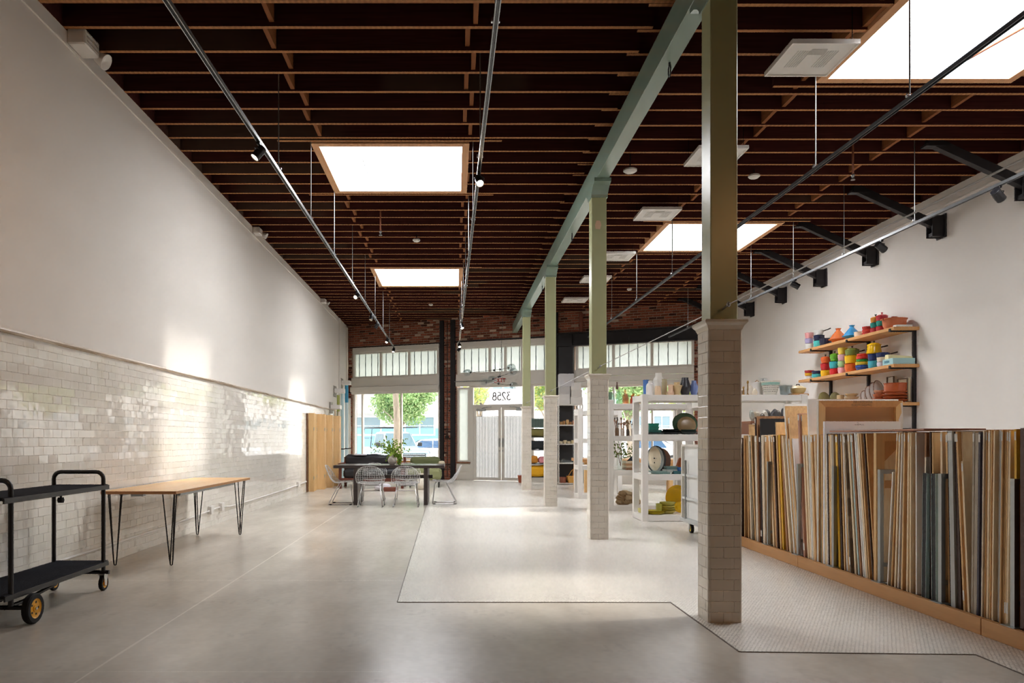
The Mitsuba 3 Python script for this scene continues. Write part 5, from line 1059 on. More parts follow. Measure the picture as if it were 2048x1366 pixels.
def tagine(x, y, z, r, col, label, col2=None):
    k = thing('tagine', label, 'tagine'); part(k, 'base', MB().lathe([(0, 0), (r * .55, 0), (r * .75, r * .32), (r * 1.02, r * .42), (r * 1.02, r * .48), (0, r * .48)], (x, y, z), 28), paint(col2 or col, .3), smooth=40)
    part(k, 'lid', MB().lathe([(r * .92, r * .48), (r * .88, r * .56), (r * .55, r * 1.05), (r * .24, r * 1.42), (r * .20, r * 1.52), (r * .30, r * 1.66), (r * .31, r * 1.70), (r * .16, r * 1.70), (0, r * 1.6)], (x, y, z), 28), paint(col, .3), smooth=40, label='conical lid')
tagine(7.25, 13.98, P1, .165, '#d0703c', 'orange conical tagine on the top wall shelf', '#c9672f'); tagine(7.26, 13.52, P1, .158, '#3f8fc0', 'blue conical tagine on the top wall shelf', '#2f7fae')
wall_pot(7.22, 13.17, P1, .10, .095, '#ecd9c2', 'cream casserole right of the blue tagine', group=G1, ears=True)
pile(7.24, 12.95, P1, [(.095, .05, '#b8322c', 'lowest of three red pans on the top shelf', {'ears': True}), (.095, .05, '#c23a30', 'middle of three red pans on the top shelf', {'ears': True}), (.095, .05, '#b8322c', 'uppermost of three red pans on the top shelf', {'ears': True})], group=G1)
pile(7.24, 12.72, P1, [(.085, .095, '#a82e33', 'dark red pot under the teal pot, left of the terracotta casserole', {}), (.085, .085, '#1f7f74', 'teal pot in the left stack beside the terracotta casserole', {}), (.08, .085, '#c5822f', 'amber pot on top of the left stack beside the terracotta casserole', {'lid': True})], group=G1)
pile(7.22, 12.50, P1, [(.09, .09, '#a82e33', 'dark red pot under the green pot next to the terracotta casserole', {}), (.085, .09, '#2b8a7c', 'green pot in the right stack beside the terracotta casserole', {}), (.09, .08, '#b5343b', 'crimson lidded pot topping the right stack', {'lid': True, 'knob': '#b5343b'})], group=G1)
k = thing('casserole', 'large oval terracotta casserole at the right end of the top shelf', 'casserole'); part(k, 'body', MB().lathe([(0, 0), (.15, 0), (.175, .06), (.185, .15), (.20, .155), (.20, .17), (.0, .175)], (7.24, 12.18, P1), 28, sy=.85), paint('#c06a42', .4), smooth=40); part(k, 'lid_handle', MB().tube([(7.18, 12.18, P1 + .172), (7.20, 12.18, P1 + .20), (7.28, 12.18, P1 + .20), (7.30, 12.18, P1 + .172)], .01, 6), paint('#a85632', .4), smooth=True); part(k, 'ear', MB().box(7.02, 7.05, 12.14, 12.22, P1 + .14, P1 + .165, .006), paint('#b46038', .4))
solo('paper_box', MB().box(7.12, 7.38, 11.92, 12.02, P1, P1 + .035, .003), paint('#dfdcd4', .7), 'flat white box at the far right of the top shelf', 'box')
# middle shelf
pile(7.18, 14.98, P2, [(.085, .065, '#e8e6e0', 'white pan at the left end of the middle shelf, lowest of three', {}), (.085, .055, '#dba52c', 'yellow pan in the left end stack of the middle shelf', {}), (.085, .055, '#b03033', 'red pan on top of the left end stack of the middle shelf', {})], group=G2)
pile(7.20, 14.70, P2, [(.095, .08, '#44aeb4', 'turquoise pan under the navy pan on the middle shelf', {'ears': True}), (.095, .06, '#23284a', 'navy pan at the left of the middle shelf', {})], group=G2)
pile(7.22, 14.40, P2, [(.09, .125, '#e0b11f', 'yellow pot left of the two red pots on the middle shelf', {'ears': True}), (.09, .13, '#b8262c', 'glossy red pot in the second row above the yellow pot', {}), (.085, .11, '#d8612c', 'orange apple-shaped lidded pot topping the left pyramid of pots', {'lid': True, 'taper': .7})], group=G2)
pile(7.22, 14.05, P2, [(.09, .125, '#c2272b', 'bright red pot on the shelf between yellow and pink pots', {'ears': True}), (.095, .13, '#3ba9ad', 'turquoise pot on the bright red pot', {'ears': True}), (.085, .13, '#5c9c2c', 'apple green lidded pot standing on the turquoise pot', {'lid': True, 'taper': .7})], group=G2)
pile(7.22, 13.76, P2, [(.085, .12, '#d9a0a6', 'pink pot on the shelf left of the large orange pot', {}), (.085, .115, '#9dc08a', 'mint green pot above the pink pot', {}), (.085, .12, '#d3a5ab', 'dusty pink pot third in its stack', {}), (.085, .125, '#dcbf49', 'straw yellow pot on the very top of the stack', {})], group=G2)
pile(7.20, 13.40, P2, [(.125, .15, '#d5611f', 'large orange pot in the middle of the middle shelf', {'taper': .8}), (.125, .145, '#e0ae14', 'large yellow pot on the large orange pot', {'handle': 20}), (.115, .10, '#6d7a3a', 'olive striped lidded saucepan with long dark handle on top', {'lid': True, 'handle': 15})], group=G2)
pile(7.18, 13.02, P2, [(.115, .085, '#2f4f96', 'blue bowl at the bottom of the five colour stack', {'taper': .7}), (.115, .055, '#e8c63a', 'yellow bowl in the five colour stack', {}), (.10, .045, '#2f8a3a', 'green bowl in the five colour stack', {}), (.10, .055, '#d0382c', 'red bowl near the top of the five colour stack', {}), (.09, .04, '#d8442f', 'orange-red bowl topping the five colour stack', {})], group=G2)
pile(7.20, 12.70, P2, [(.095, .13, '#3f9db0', 'blue-green pot under the navy pot at the right', {}), (.095, .115, '#1f2f63', 'navy pot under the tall yellow lidded pot', {}), (.105, .155, '#e2b21a', 'tall yellow lidded pot with dark handle at the right of the middle shelf', {'lid': True, 'handle': 10, 'taper': 1.15})], group=G2)
pile(7.20, 12.44, P2, [(.09, .08, '#cfcbd8', 'white patterned pan with blue flowers, lowest of its stack', {}), (.09, .08, '#e6d6bd', 'cream patterned pan below the navy pan', {}), (.10, .075, '#20315f', 'navy pan with handle beside the blue box', {'handle': 5})], group=G2)
k = thing('gift_box', 'pale blue cardboard box at the right end of the middle shelf', 'box'); part(k, 'box', MB().box(7.08, 7.44, 11.95, 12.24, P2, P2 + .10, .003), paint('#9fc4c6', .6)); part(k, 'print', MB().box(7.0785, 7.0795, 12.05, 12.19, P2 + .03, P2 + .07), paint('#4f7f8e', .7))
solo('long_box', MB().hull([(7.1, 12.10, P2 + .101), (7.1, 12.22, P2 + .101), (7.44, 12.0, P2 + .101), (7.44, 12.12, P2 + .101), (7.1, 12.12, P2 + .175), (7.1, 12.20, P2 + .175), (7.44, 12.0, P2 + .13), (7.44, 12.1, P2 + .13)]), paint('#ddd3a2', .6), 'cream box resting slanted on the pale blue box', 'box')
# lower shelf
plate_v(7.30, 14.55, P3, .15, .17, '#8d8a5c', 'larger olive oval plate standing at the left of the lower shelf', cat='plate', yaw=.3); plate_v(7.30, 14.12, P3, .14, .155, '#8f8d66', 'smaller olive plate standing right of the larger one', cat='plate', yaw=.3)
stack_flat(7.2, 14.85, P3, [(.15, .045, '#7b7350', 'flat olive dish lying at the left end of the lower shelf'), (.15, .03, '#8a835f', 'upper flat olive dish at the left end of the lower shelf')])
bottle('clay_cylinder', 7.24, 13.88, P3, [(0, 0), (.062, 0), (.062, .23), (.055, .23), (.052, .02), (0, .02)], '#b79b74', 'tan clay cylinder on the lower shelf')
plate_v(7.34, 13.62, P3, .09, .12, '#8f8a85', 'grey metal oval plate leaning behind the beige bowls', yaw=.2)
stack_flat(7.2, 13.42, P3, [(.14, .06, '#c4ab8a', 'lowest beige bowl in the middle of the lower shelf'), (.13, .06, '#cdb596', 'second beige bowl of the stack on the lower shelf'), (.12, .06, '#c9b08e', 'third beige bowl of the stack on the lower shelf'), (.11, .06, '#c2a67f', 'beige bowl on top of the stack on the lower shelf')], name='bowl_stack')
stack_flat(7.2, 13.12, P3, [(.09, .035, '#a06a48', 'small brown saucer right of the beige bowls')])
for i, (y, rx, rz) in enumerate(((12.95, .11, .13), (12.85, .12, .17), (12.76, .13, .20), (12.70, .13, .215))): plate_v(7.22 + .04 * i, y, P3, rx, rz, '#e0dcd8', ['front white plate with brown rim standing on the lower shelf', 'second white plate with brown rim, taller than the front one', 'third white plate with brown rim in the upright row', 'tallest white plate with brown rim at the back of the row'][i], yaw=.35, rim='#6f4632', tilt=.25, group=G3)
k = thing('picture_frame', 'narrow upright grey tray leaning on the wall above the lower shelf', 'tray'); part(k, 'tray', MB().box(7.36, 7.40, 12.38, 12.58, P3, P3 + .46, .004), paint('#b9b4a4', .4)); part(k, 'rim', frame(MB(), -.10, .10, 0, .46, .012, -.02, 0).xf(rotz(-math.pi / 2, (7.36, 12.48, P3))), paint('#6b5a48', .5))
k = thing('picture_frame', 'shorter beige tray with a brown rim behind the terracotta pot', 'tray'); part(k, 'tray', MB().box(7.37, 7.41, 12.02, 12.30, P3 + .02, P3 + .40, .004), paint('#c7bd9c', .4)); part(k, 'rim', frame(MB(), -.14, .14, 0, .38, .012, -.02, 0).xf(rotz(-math.pi / 2, (7.37, 12.16, P3 + .02))), paint('#5e4a38', .5))
zt = stack_flat(7.22, 12.12, P3, [(.19, .05, '#a4552f', 'lowest terracotta plate at the right of the lower shelf'), (.18, .05, '#b05c36', 'second terracotta plate at the right of the lower shelf'), (.19, .05, '#9a4d2b', 'third terracotta plate at the right of the lower shelf'), (.18, .05, '#b8643c', 'fourth terracotta plate under the deep terracotta pot')])
wall_pot(7.22, 12.12, P3 + .13, .165, .19, '#a9532e', 'deep terracotta pot on the plate stack at the right of the lower shelf', taper=.9)
stack_flat(7.2, 12.52, P3, [(.12, .09, '#a5542f', 'lowest of three terracotta bowls beside the plate stack'), (.11, .08, '#b5623c', 'middle of three terracotta bowls beside the plate stack'), (.10, .07, '#c98a68', 'pale pinkish bowl on top of the terracotta bowls')], name='bowl_stack')
k = thing('roasting_pan', 'black roasting pans standing on the lowest wall shelf above the boards', 'pan'); part(k, 'pan', MB().box(7.1, 7.40, 11.95, 12.30, P4, P4 + .21, .02), paint('#1e1e20', .4)); part(k, 'handle', MB().tube([(7.1, 12.0, P4 + .21), (7.1, 12.0, P4 + .27), (7.1, 12.15, P4 + .24)], .02, 8), paint('#232325', .5), smooth=True)
plate_v(7.34, 12.42, P4, .14, .17, '#1b1b1d', 'round black pan leaning left of the black roasting pan', cat='pan')

# white painted shelving units built of square timber
def white_unit(label, x0, x1, y0, y1, levels, h, posts_mid=()):
    k = thing('shelving_unit', label, 'shelving unit', None); w = .092
    for x in (x0, x1 - w) + tuple(posts_mid):
        for y in (y0, y1 - w): part(k, 'post', MB().box(x, x + w, y, y + w, 0, h, .003), 'mat_white_paint')
    for z in levels:
        part(k, 'beam', MB().box(x0 + w, x1 - w, y0 + .004, y0 + .042, z - .095, z, .002), 'mat_white_paint'); part(k, 'beam', MB().box(x0 + w, x1 - w, y1 - .042, y1 - .004, z - .095, z, .002), 'mat_white_paint')
        for x in (x0, x1 - .04): part(k, 'side_rail', MB().box(x + .002, x + .04, y0 + w, y1 - w, z - .095, z, .002), 'mat_white_paint')
        part(k, 'shelf_board', MB().box(x0 + .04, x1 - .04, y0 + .042, y1 - .042, z - .02, z - .001), 'mat_white_paint')
    return k
white_unit('long white timber shelving unit of ceramics behind the nearest column', 2.92, 5.49, 11.5, 12.15, (.105, .74, 1.36, 1.975), 1.985)
white_unit('white timber shelving unit with bottles on top, just right of the second column', 2.76, 4.25, 13.24, 13.9, (.10, .73, 1.345, 1.92), 1.99)
white_unit('white timber shelving unit standing crosswise behind the long one', 4.50, 5.1, 13.3, 15.24, (.10, .73, 1.345, 1.97), 1.975)
white_unit('narrow white shelving unit behind the second column, farther back', 2.66, 3.6, 15.9, 16.5, (.10, .72, 1.30, 1.90), 1.95)
TOP = 1.976
# top of the long unit, left part
yv = 11.75; X = lambda u, y=yv: (u - U0) * y / F
bottle('cylinder_vase', X(1292, 11.95), 11.95, TOP, [(0, 0), (.040, 0), (.045, .08), (.048, .26), (.052, .265), (.045, .265), (.04, .05), (0, .04)], '#4a74b4', 'tall blue and white vase at the left end on the long white unit')
bottle('milk_bottle', X(1300), yv, TOP, [(0, 0), (.058, 0), (.062, .01), (.062, .155), (.05, .185), (.028, .205), (.028, .235), (.022, .235), (.02, .2), (0, .19)], '#e4e1dd', 'matte white bottle in front of the blue vase')
bottle('small_vase', X(1314), yv - .05, TOP, [(0, 0), (.048, 0), (.05, .01), (.05, .12), (.042, .135), (.04, .15), (.034, .15), (.03, .1), (0, .09)], '#dfc3a2', 'small tan vase with a white neck in front of the tall white bottle')
bottle('tall_bottle', X(1317, 11.9), 11.9, TOP, [(0, 0), (.085, 0), (.09, .015), (.09, .24), (.078, .28), (.05, .315), (.048, .37), (.052, .375), (.04, .375), (.038, .32), (0, .3)], '#d9d5cc', 'largest white shouldered bottle, tallest on the long unit')
bottle('khaki_vase', X(1331), yv + .1, TOP, [(0, 0), (.055, 0), (.055, .215), (.05, .225), (.045, .265), (.05, .27), (.04, .27), (.035, .2), (0, .19)], '#a89c7c', 'khaki cylinder vase behind the small peach vase')
bottle('peach_vase', X(1339), yv - .06, TOP, [(0, 0), (.04, 0), (.056, .035), (.05, .06), (.04, .075), (.038, .165), (.042, .17), (.032, .17), (.03, .08), (0, .06)], '#dbb99b', 'small peach vase with a bulging foot')
bottle('flared_vase', X(1353), yv - .02, TOP, [(0, 0), (.05, 0), (.055, .07), (.085, .15), (.088, .16), (.06, .165), (.045, .17), (.045, .21), (.038, .21), (.035, .1), (0, .08)], '#c9b084', 'tan flared vase left of the black vase')
kb = bottle('black_vase', X(1370), yv, TOP, [(0, 0), (.06, 0), (.085, .12), (.09, .135), (.06, .24), (.05, .285), (.042, .285), (.04, .2), (0, .15)], '#232227', 'black angular vase with grey bands')
bottle('blue_vase', X(1389), yv + .03, TOP, [(0, 0), (.04, 0), (.055, .05), (.07, .13), (.04, .2), (.035, .24), (.028, .24), (0, .2)], '#6878a8', 'blue grey vase touching the edge of the nearest column')
# top of the long unit, right of the column
def candlestick(x, y, z, h, label): return bottle('candlestick', x, y, z, [(0, 0), (.035, 0), (.035, .008), (.012, .02), (.008, h * .35), (.014, h * .4), (.008, h * .45), (.008, h * .8), (.018, h * .86), (.012, h), (0, h)], '#8a6a34', label, 'candlestick', paint('#8a6a34', .3, .8), 12)
candlestick(X(1487), yv, TOP, .145, 'short brass candlestick just right of the nearest column'); candlestick(X(1494), yv - .03, TOP, .235, 'tall brass candlestick right of the nearest column')
bottle('wooden_egg', X(1490), yv + .12, TOP, [(0, 0), (.03, .005), (.042, .04), (.035, .09), (0, .115)], '#8f7864', 'small brown stoneware jar behind the candlesticks', 'jar')
bottle('gourd_jar', X(1500), yv - .02, TOP, [(0, 0), (.045, .005), (.055, .05), (.04, .11), (.022, .15), (.012, .165), (0, .17)], '#ddd2c2', 'cream gourd shaped jar beside the brass candlestick', 'jar')
bottle('gourd_jar', X(1505), yv - .09, TOP, [(0, 0), (.036, .005), (.044, .04), (.03, .085), (.016, .1), (0, .118)], '#e2d4bd', 'smaller cream jar with yellow stain in front', 'jar')
k = thing('storage_jar', 'tall white lidded container with a small wooden knob', 'jar'); part(k, 'body', MB().lathe([(0, 0), (.075, 0), (.088, .03), (.09, .21), (.094, .215), (.094, .225), (0, .235)], (X(1514, 11.95), 11.95, TOP), 24), paint('#ddd8d3', .4), smooth=40); part(k, 'knob', MB().tube([(X(1514, 11.95) - .03, 11.95, TOP + .232), (X(1514, 11.95), 11.95, TOP + .262), (X(1514, 11.95) + .03, 11.95, TOP + .232)], .006, 6), paint('#9a7040', .5), smooth=True)
k = thing('striped_bowl', 'big white mixing bowl with pale teal band and dark stripes', 'bowl'); bc = (X(1541), yv, TOP)
part(k, 'bowl', MB().lathe([(0, 0), (.072, 0), (.082, .01), (.128, .15), (.138, .215), (.146, .22), (.146, .232), (.134, .232), (.12, .15), (.07, .02), (0, .018)], bc, 30), paint('#e3dfd2', .25), smooth=40)
part(k, 'teal_band', MB().lathe([(.1325, .165), (.1385, .205), (.1395, .205), (.1335, .165)], bc, 30), paint('#8fb5ac', .3), smooth=True)
for z in (.06, .09, .12, .15): part(k, 'stripe', MB().lathe([(.083 + (z - .01) * .33, z), (.0845 + (z - .01) * .33, z), (.0845 + (z - .006) * .33, z + .005), (.083 + (z - .006) * .33, z + .005)], bc, 30), paint('#5d5a52', .4))
bottle('glass_vessel', X(1527, 12.0), 12.0, TOP, [(.0, .18), (.06, .20), (.075, .25), (.055, .30), (.05, .305)], '', 'clear glass bell behind the striped bowl', 'glass', 'mat_glass', sm=True)
bottle('glass_bowl', X(1570), yv - .02, TOP, [(0, .002), (.07, .002), (.085, .03), (.10, .15), (.108, .16)], '', 'clear thick glass bowl right of the striped bowl', 'glass', 'mat_glass', sm=True); bottle('glass_bowl', X(1577), yv + .1, TOP, [(0, .002), (.07, .002), (.09, .04), (.10, .17), (.108, .18)], '', 'second clear glass bowl behind the first', 'glass', 'mat_glass', sm=True)
solo('slate_tray', MB().box(X(1553), X(1586), yv - .1, yv + .15, TOP, TOP + .006), paint('#3a3a3e', .6), 'dark slate tray under the glass bowls', 'tray'); 
solo('serving_board', MB().box(X(1584), X(1617), yv - .02, yv + .16, TOP, TOP + .035, .008), 'mat_wood_y', 'wooden board under the tureen at the end of the long unit', 'board')
k = thing('tureen', 'straw yellow lidded tureen on a wooden board', 'tureen'); tc = (X(1600), yv + .07, TOP + .035); part(k, 'body', MB().lathe([(0, 0), (.08, 0), (.11, .04), (.118, .08), (.122, .085), (0, .088)], tc, 26), paint('#c8aa70', .35), smooth=40); part(k, 'lid', MB().lathe([(.118, .086), (.10, .10), (.05, .125), (0, .13)], tc, 26), paint('#dcc79a', .35), smooth=40); part(k, 'lid_handle', MB().tube([(tc[0] - .03, tc[1], tc[2] + .12), (tc[0] - .02, tc[1], tc[2] + .15), (tc[0] + .02, tc[1], tc[2] + .15), (tc[0] + .03, tc[1], tc[2] + .12)], .007, 6), paint('#3a2f28', .5), smooth=True)
# upper shelf of the long unit
S2, S1, S0 = 1.362, .742, .107
def tray(x, y, z, w, d, h, col, label, cat='tray', r=.02):
    m = MB(); m.hull([(x + sx * (w / 2 - r * .5), y + sy * (d / 2 - r * .5), z) for sx in (-1, 1) for sy in (-1, 1)] + [(x + sx * w / 2, y + sy * d / 2, z + h) for sx in (-1, 1) for sy in (-1, 1)])
    return solo('serving_tray', m, paint(col, .35), label, cat)
tray(X(1308), 11.8, S2, .27, .3, .03, '#22302f', 'dark flat slab under the teal boxes', 'slab'); tray(X(1309), 11.78, S2 + .031, .20, .2, .04, '#1e5a52', 'flat dark teal dish under the teal boxes', 'dish'); tray(X(1306), 11.76, S2 + .072, .16, .16, .05, '#18705f', 'lower teal box on the upper shelf', 'box'); tray(X(1306), 11.76, S2 + .123, .16, .15, .05, '#1a7a68', 'upper teal box on the upper shelf', 'box')
stack_flat(X(1341), 11.78, S2, [(.19, .03, '#16181b', 'lowest wide black plate on the upper shelf of the long unit'), (.16, .045, '#23282a', 'grey black plate second in the pile'), (.12, .05, '#1c2022', 'black bowl on top of the plate pile')])
plate_v(X(1371, 11.95), 11.95, S2, .20, .175, '#3f5a40', 'large dark green round platter standing on the upper shelf', rim='#35503a'); plate_v(X(1374, 11.86), 11.86, S2 + .01, .15, .14, '#8a7250', 'brown oval tray leaning inside the green platter', cat='tray')
stack_flat(X(1375), 11.7, S2, [(.14, .04, '#26302f', 'lowest dark bowl before the green platter'), (.13, .04, '#2c3a37', 'second dark bowl before the green platter'), (.12, .04, '#31423d', 'third dark bowl before the green platter')], name='bowl_stack')
# middle shelf of the long unit
k = plate_v(X(1309), 11.72, S1 + .04, .105, .195, '#d8ccb2', 'cream oval platter standing upright on the middle shelf', rim='#9aa3a0', tilt=.12)
pm = MB()
for dx, dz, s in ((-.012, .24, .010), (.018, .24, .004), (-.015, .17, .009)): pm.box(X(1309) + dx - s, X(1309) + dx + s, 11.690 + dz * .06, 11.694 + dz * .06, S1 + dz - s, S1 + dz + s)
part(k, 'printed_mark', pm, paint('#2b2926', .6)); 
plate_v(X(1313, 11.95), 11.95, S1, .16, .22, '#1d1b1c', 'black oval platter behind the cream one', cat='platter', tilt=.1); plate_v(X(1322, 12.02), 12.02, S1, .165, .20, '#6d4a35', 'brown round platter behind the black one', tilt=.1); plate_v(X(1313, 11.86), 11.86, S1 + .02, .125, .20, '#a4aaa6', 'grey oval platter just behind the cream one', tilt=.1)
tray(X(1318), 11.66, S1, .27, .18, .022, '#6f8f8c', 'flat teal grey tray under the cream platter'); tray(X(1312), 11.64, S1 + .023, .26, .16, .02, '#7d9894', 'second flat teal grey tray under the cream platter')
for i, (r, h, c, lb) in enumerate(((.11, .045, '#b7bdb8', 'pale grey square dish on the middle shelf'), (.09, .05, '#5d7672', 'dark grey-green dish on the pale square dish'))): tray(X(1340), 11.72, S1 + .02 + i * .046, r * 2, .18, h, c, lb, 'dish')
tray(X(1352), 11.66, S1, .17, .15, .045, '#2f5f66', 'dark teal dish under the blue bowl', 'dish')
wall_pot(X(1361), 11.66, S1 + .0, .09, .10, '#3d6fae', 'bright blue bowl on the middle shelf', cat='bowl', taper=.7); stack_flat(X(1362), 11.82, S1, [(.13, .04, '#b9ccd6', 'pale blue dish behind the blue bowl'), (.12, .05, '#3c7f9c', 'teal blue dish on top behind the blue bowl')])
k = thing('copper_vessel', 'rusty orange ribbed vessel at the back of the middle shelf', 'vessel'); part(k, 'body', MB().lathe([(0, 0), (.09, 0), (.10, .06), (.05, .2), (.03, .24), (0, .24)], (X(1362, 12.0), 12.0, S1), 20), paint('#a8592c', .5), smooth=40)
# bottom shelf of the long unit
stack_flat(X(1307), 11.68, S0, [(.17, .03, '#b3a224', 'lowest yellow-green plate on the bottom shelf'), (.16, .03, '#c9b92f', 'second yellow-green plate on the bottom shelf'), (.15, .03, '#a8982a', 'third yellow-green plate on the bottom shelf')])
wall_pot(X(1282, 11.9), 11.9, S0, .05, .07, '#d8cf8a', 'small pale yellow cup by the left post of the long unit', cat='cup')
zt = S0
for i, (r, h, c, lb) in enumerate(((.13, .05, '#a99b45', 'lowest olive yellow bowl on the bottom shelf'), (.12, .05, '#b6a84e', 'second olive yellow bowl on the bottom shelf'), (.12, .05, '#bcae55', 'third olive yellow bowl on the bottom shelf'), (.125, .07, '#a6a04c', 'olive yellow bowl topping the pile on the bottom shelf'))): stack_flat(X(1335), 11.75, zt, [(r, h, c, lb)], name='bowl_stack'); zt += h * .75
wall_pot(X(1317), 11.72, S0 + .02, .05, .14, '#a3a043', 'olive yellow cylinder jar beside the bowls', cat='jar')
plate_v(X(1357, 11.98), 11.98, S0, .20, .22, '#d9ad12', 'large bright yellow round platter on the bottom shelf'); plate_v(X(1362, 11.86), 11.86, S0, .11, .09, '#cfa510', 'small yellow dish before the large yellow platter')
# the unit with bottles
Y2 = 13.5; X2 = lambda u: (u - U0) * Y2 / F; TT = 1.921
def glassc(name, rgb):
    scene['mat_' + name] = {'type': 'thindielectric', 'int_ior': 1.5, 'specular_transmittance': {'type': 'rgb', 'value': rgb}}; return 'mat_' + name
GC = [glassc('glass_clear', [.92, .97, .95]), glassc('glass_pink', [.93, .66, .55]), glassc('glass_amber', [.75, .42, .05]), glassc('glass_orange', [.85, .30, .10]), glassc('glass_teal', [.72, .92, .88])]
bottle('green_vase', X2(1219), Y2, TT, [(0, 0), (.045, 0), (.05, .02), (.05, .22), (.042, .22), (.04, .03), (0, .02)], '#5f7a66', 'speckled dark green vase at the left end above the bottle unit')
def jar(u, y, r, h, g, label, neck=.5): return bottle('glass_bottle', X2(u), y, TT, [(0, .002), (r, .002), (r, h * .55), (r * neck, h * .75), (r * neck, h), (r * neck * 1.15, h)], '', label, 'bottle', GC[g], 18, True)
jar(1233, 13.45, .05, .27, 0, 'tall clear glass bottle with dark stopper on the bottle unit', .45); solo('stopper', MB().lathe([(0, 0), (.024, 0), (.024, .06), (.014, .08), (.014, .13), (0, .13)], (X2(1233), 13.45, TT + .272), 12), paint('#5c4338', .5), 'dark brown stopper on the tall clear bottle', 'stopper', smooth=40)
jar(1226, 13.6, .055, .2, 4, 'pale teal glass jar left of the tall clear bottle', .7); jar(1241, 13.62, .055, .24, 4, 'pale aqua glass bottle right of the tall clear bottle', .6)
jar(1249, 13.45, .05, .26, 1, 'pink glass decanter in the row of bottles', .4); jar(1255, 13.6, .05, .2, 1, 'smaller rose glass bottle behind the pink decanter', .6); jar(1262, 13.42, .036, .16, 3, 'small orange-red glass bottle in front', .5); jar(1268, 13.55, .045, .2, 2, 'amber glass bottle at the right of the bottles', .45); jar(1275, 13.42, .045, .17, 2, 'squat honey yellow glass jar at the end of the bottles', .6)
rg = np.random.default_rng(4)
cols = ['#8a6f58', '#b9b0a6', '#6d5848', '#d0c6ba', '#c49a3a', '#8a4a34', '#4a4038', '#a99684']
for i in range(11):
    u = 1230 + i * 3.6; y = 13.36 + (i % 3) * .12; h = rg.uniform(.09, .15); r = rg.uniform(.024, .036)
    k = thing('brush_jar', f'{["small", "narrow", "squat"][i % 3]} {["brown", "pale grey", "dark brown", "cream", "mustard", "rust", "black-brown", "taupe", "grey", "tan", "clay red"][i]} jar of tools on the upper shelf of the bottle unit', 'jar', 'tool jars on the bottle unit')
    part(k, 'jar', MB().lathe([(0, 0), (r, 0), (r * 1.05, h * .8), (r * .9, h), (r * .8, h), (r * .8, h * .2), (0, h * .15)], (X2(u), y, 1.3455), 14), paint(cols[i % 8], .5), smooth=40)
    for j in range(3):
        a = rg.uniform(0, 6.28); t = rg.uniform(.01, .05); L = h + rg.uniform(.06, .17); p0 = np.array([X2(u), y, 1.36]); p1 = p0 + [t * math.cos(a), t * math.sin(a), L]
        part(k, 'tool', MB().tube([p0, p1], .004, 5).lathe([(0, -.02), (.011, -.01), (.014, .01), (0, .025)], p1, 8), paint(rg.choice(['#5f4636', '#3b3430', '#9a7a58', '#a0694e']), .5))
k = thing('jar_plant', 'leafy purple-green cutting in a glass jar on the middle shelf of the bottle unit', 'plant')
pv = np.array([X2(1240), 13.45, .90]); lv = []; 
for i in range(150):
    d = rg.normal(size=3); d[2] = abs(d[2]) + .4; d /= np.linalg.norm(d); b_ = pv + d * rg.uniform(.12, .36); b_[2] = min(b_[2], 1.235); q = rg.normal(size=3); q /= np.linalg.norm(q); w_ = np.cross(q, rg.normal(size=3)); w_ /= np.linalg.norm(w_); s_ = .055
    lv.append(np.array([b_ - q * s_ / 2, b_ + w_ * s_ * .28, b_ + q * s_ / 2, b_ - w_ * s_ * .28]))
part(k, 'stem', MB().tube([pv - [0, 0, .1], pv + [.02, 0, .15], pv + [-.02, .02, .3]], .006, 6).tube([pv - [0, 0, .1], pv + [-.05, 0, .12], pv + [-.12, .02, .22]], .005, 6), paint('#7d5138', .6)); part(k, 'foliage', (np.vstack(lv), np.arange(600).reshape(-1, 4)), leafmat('leaf_p', '#6a7a3c'), kind='stuff')
bottle('glass_jar', pv[0], pv[1], .731, [(0, .002), (.085, .002), (.09, .12), (.07, .2), (.06, .22), (.065, .23)], '', 'wide clear glass jar holding the purple-green cutting', 'jar', GC[0], 20, True)
for i, (h, c, lb) in enumerate(((.035, '#8a6548', 'brown book at the bottom of the pile on the bottle unit'), (.04, '#c9b596', 'cream book second in the pile'), (.035, '#b78d66', 'tan book third in the pile'), (.04, '#d6c7ae', 'pale book on top of the pile'))): solo('book', MB().box(X2(1249), X2(1268), 13.36, 13.7, .731 + i * .039, .731 + i * .039 + h, .003), paint(c, .6), lb, 'book')
solo('folded_umbrella', MB().hull([(X2(1254), 13.5, .89), (X2(1270), 13.5, .89), (X2(1262), 13.5, .97), (X2(1270), 13.6, .99)]), paint('#3c4450', .6), 'dark folded cloth on the pile of books', 'cloth')
for i in range(13):
    m = trimesh.creation.icosphere(subdivisions=2, radius=1); v = np.array(m.vertices) * np.array([rg.uniform(.05, .08), .06, rg.uniform(.035, .06)]); v *= .8 + .5 * meshkit.fbm(v * 28 + i * 3, 3)[:, None]; row = 0 if i < 6 else 1 if i < 10 else 2
    n_in = [i, i - 6, i - 10][row]; m.vertices = v + [X2(1236 + row * 3) + n_in * .07, 13.42 + .06 * (i % 2), .15 + row * .075]
    solo('rock', MB().tm(m), paint(['#a08a6a', '#b89e7a', '#8f7656', '#c2ab88'][i % 4], .9), f'{["rough tan", "pale sandy", "brown", "buff"][i % 4]} stone, {ORD[i]} in the pile low on the bottle unit', 'stone', 'stones piled on the bottom shelf of the bottle unit', smooth=True)
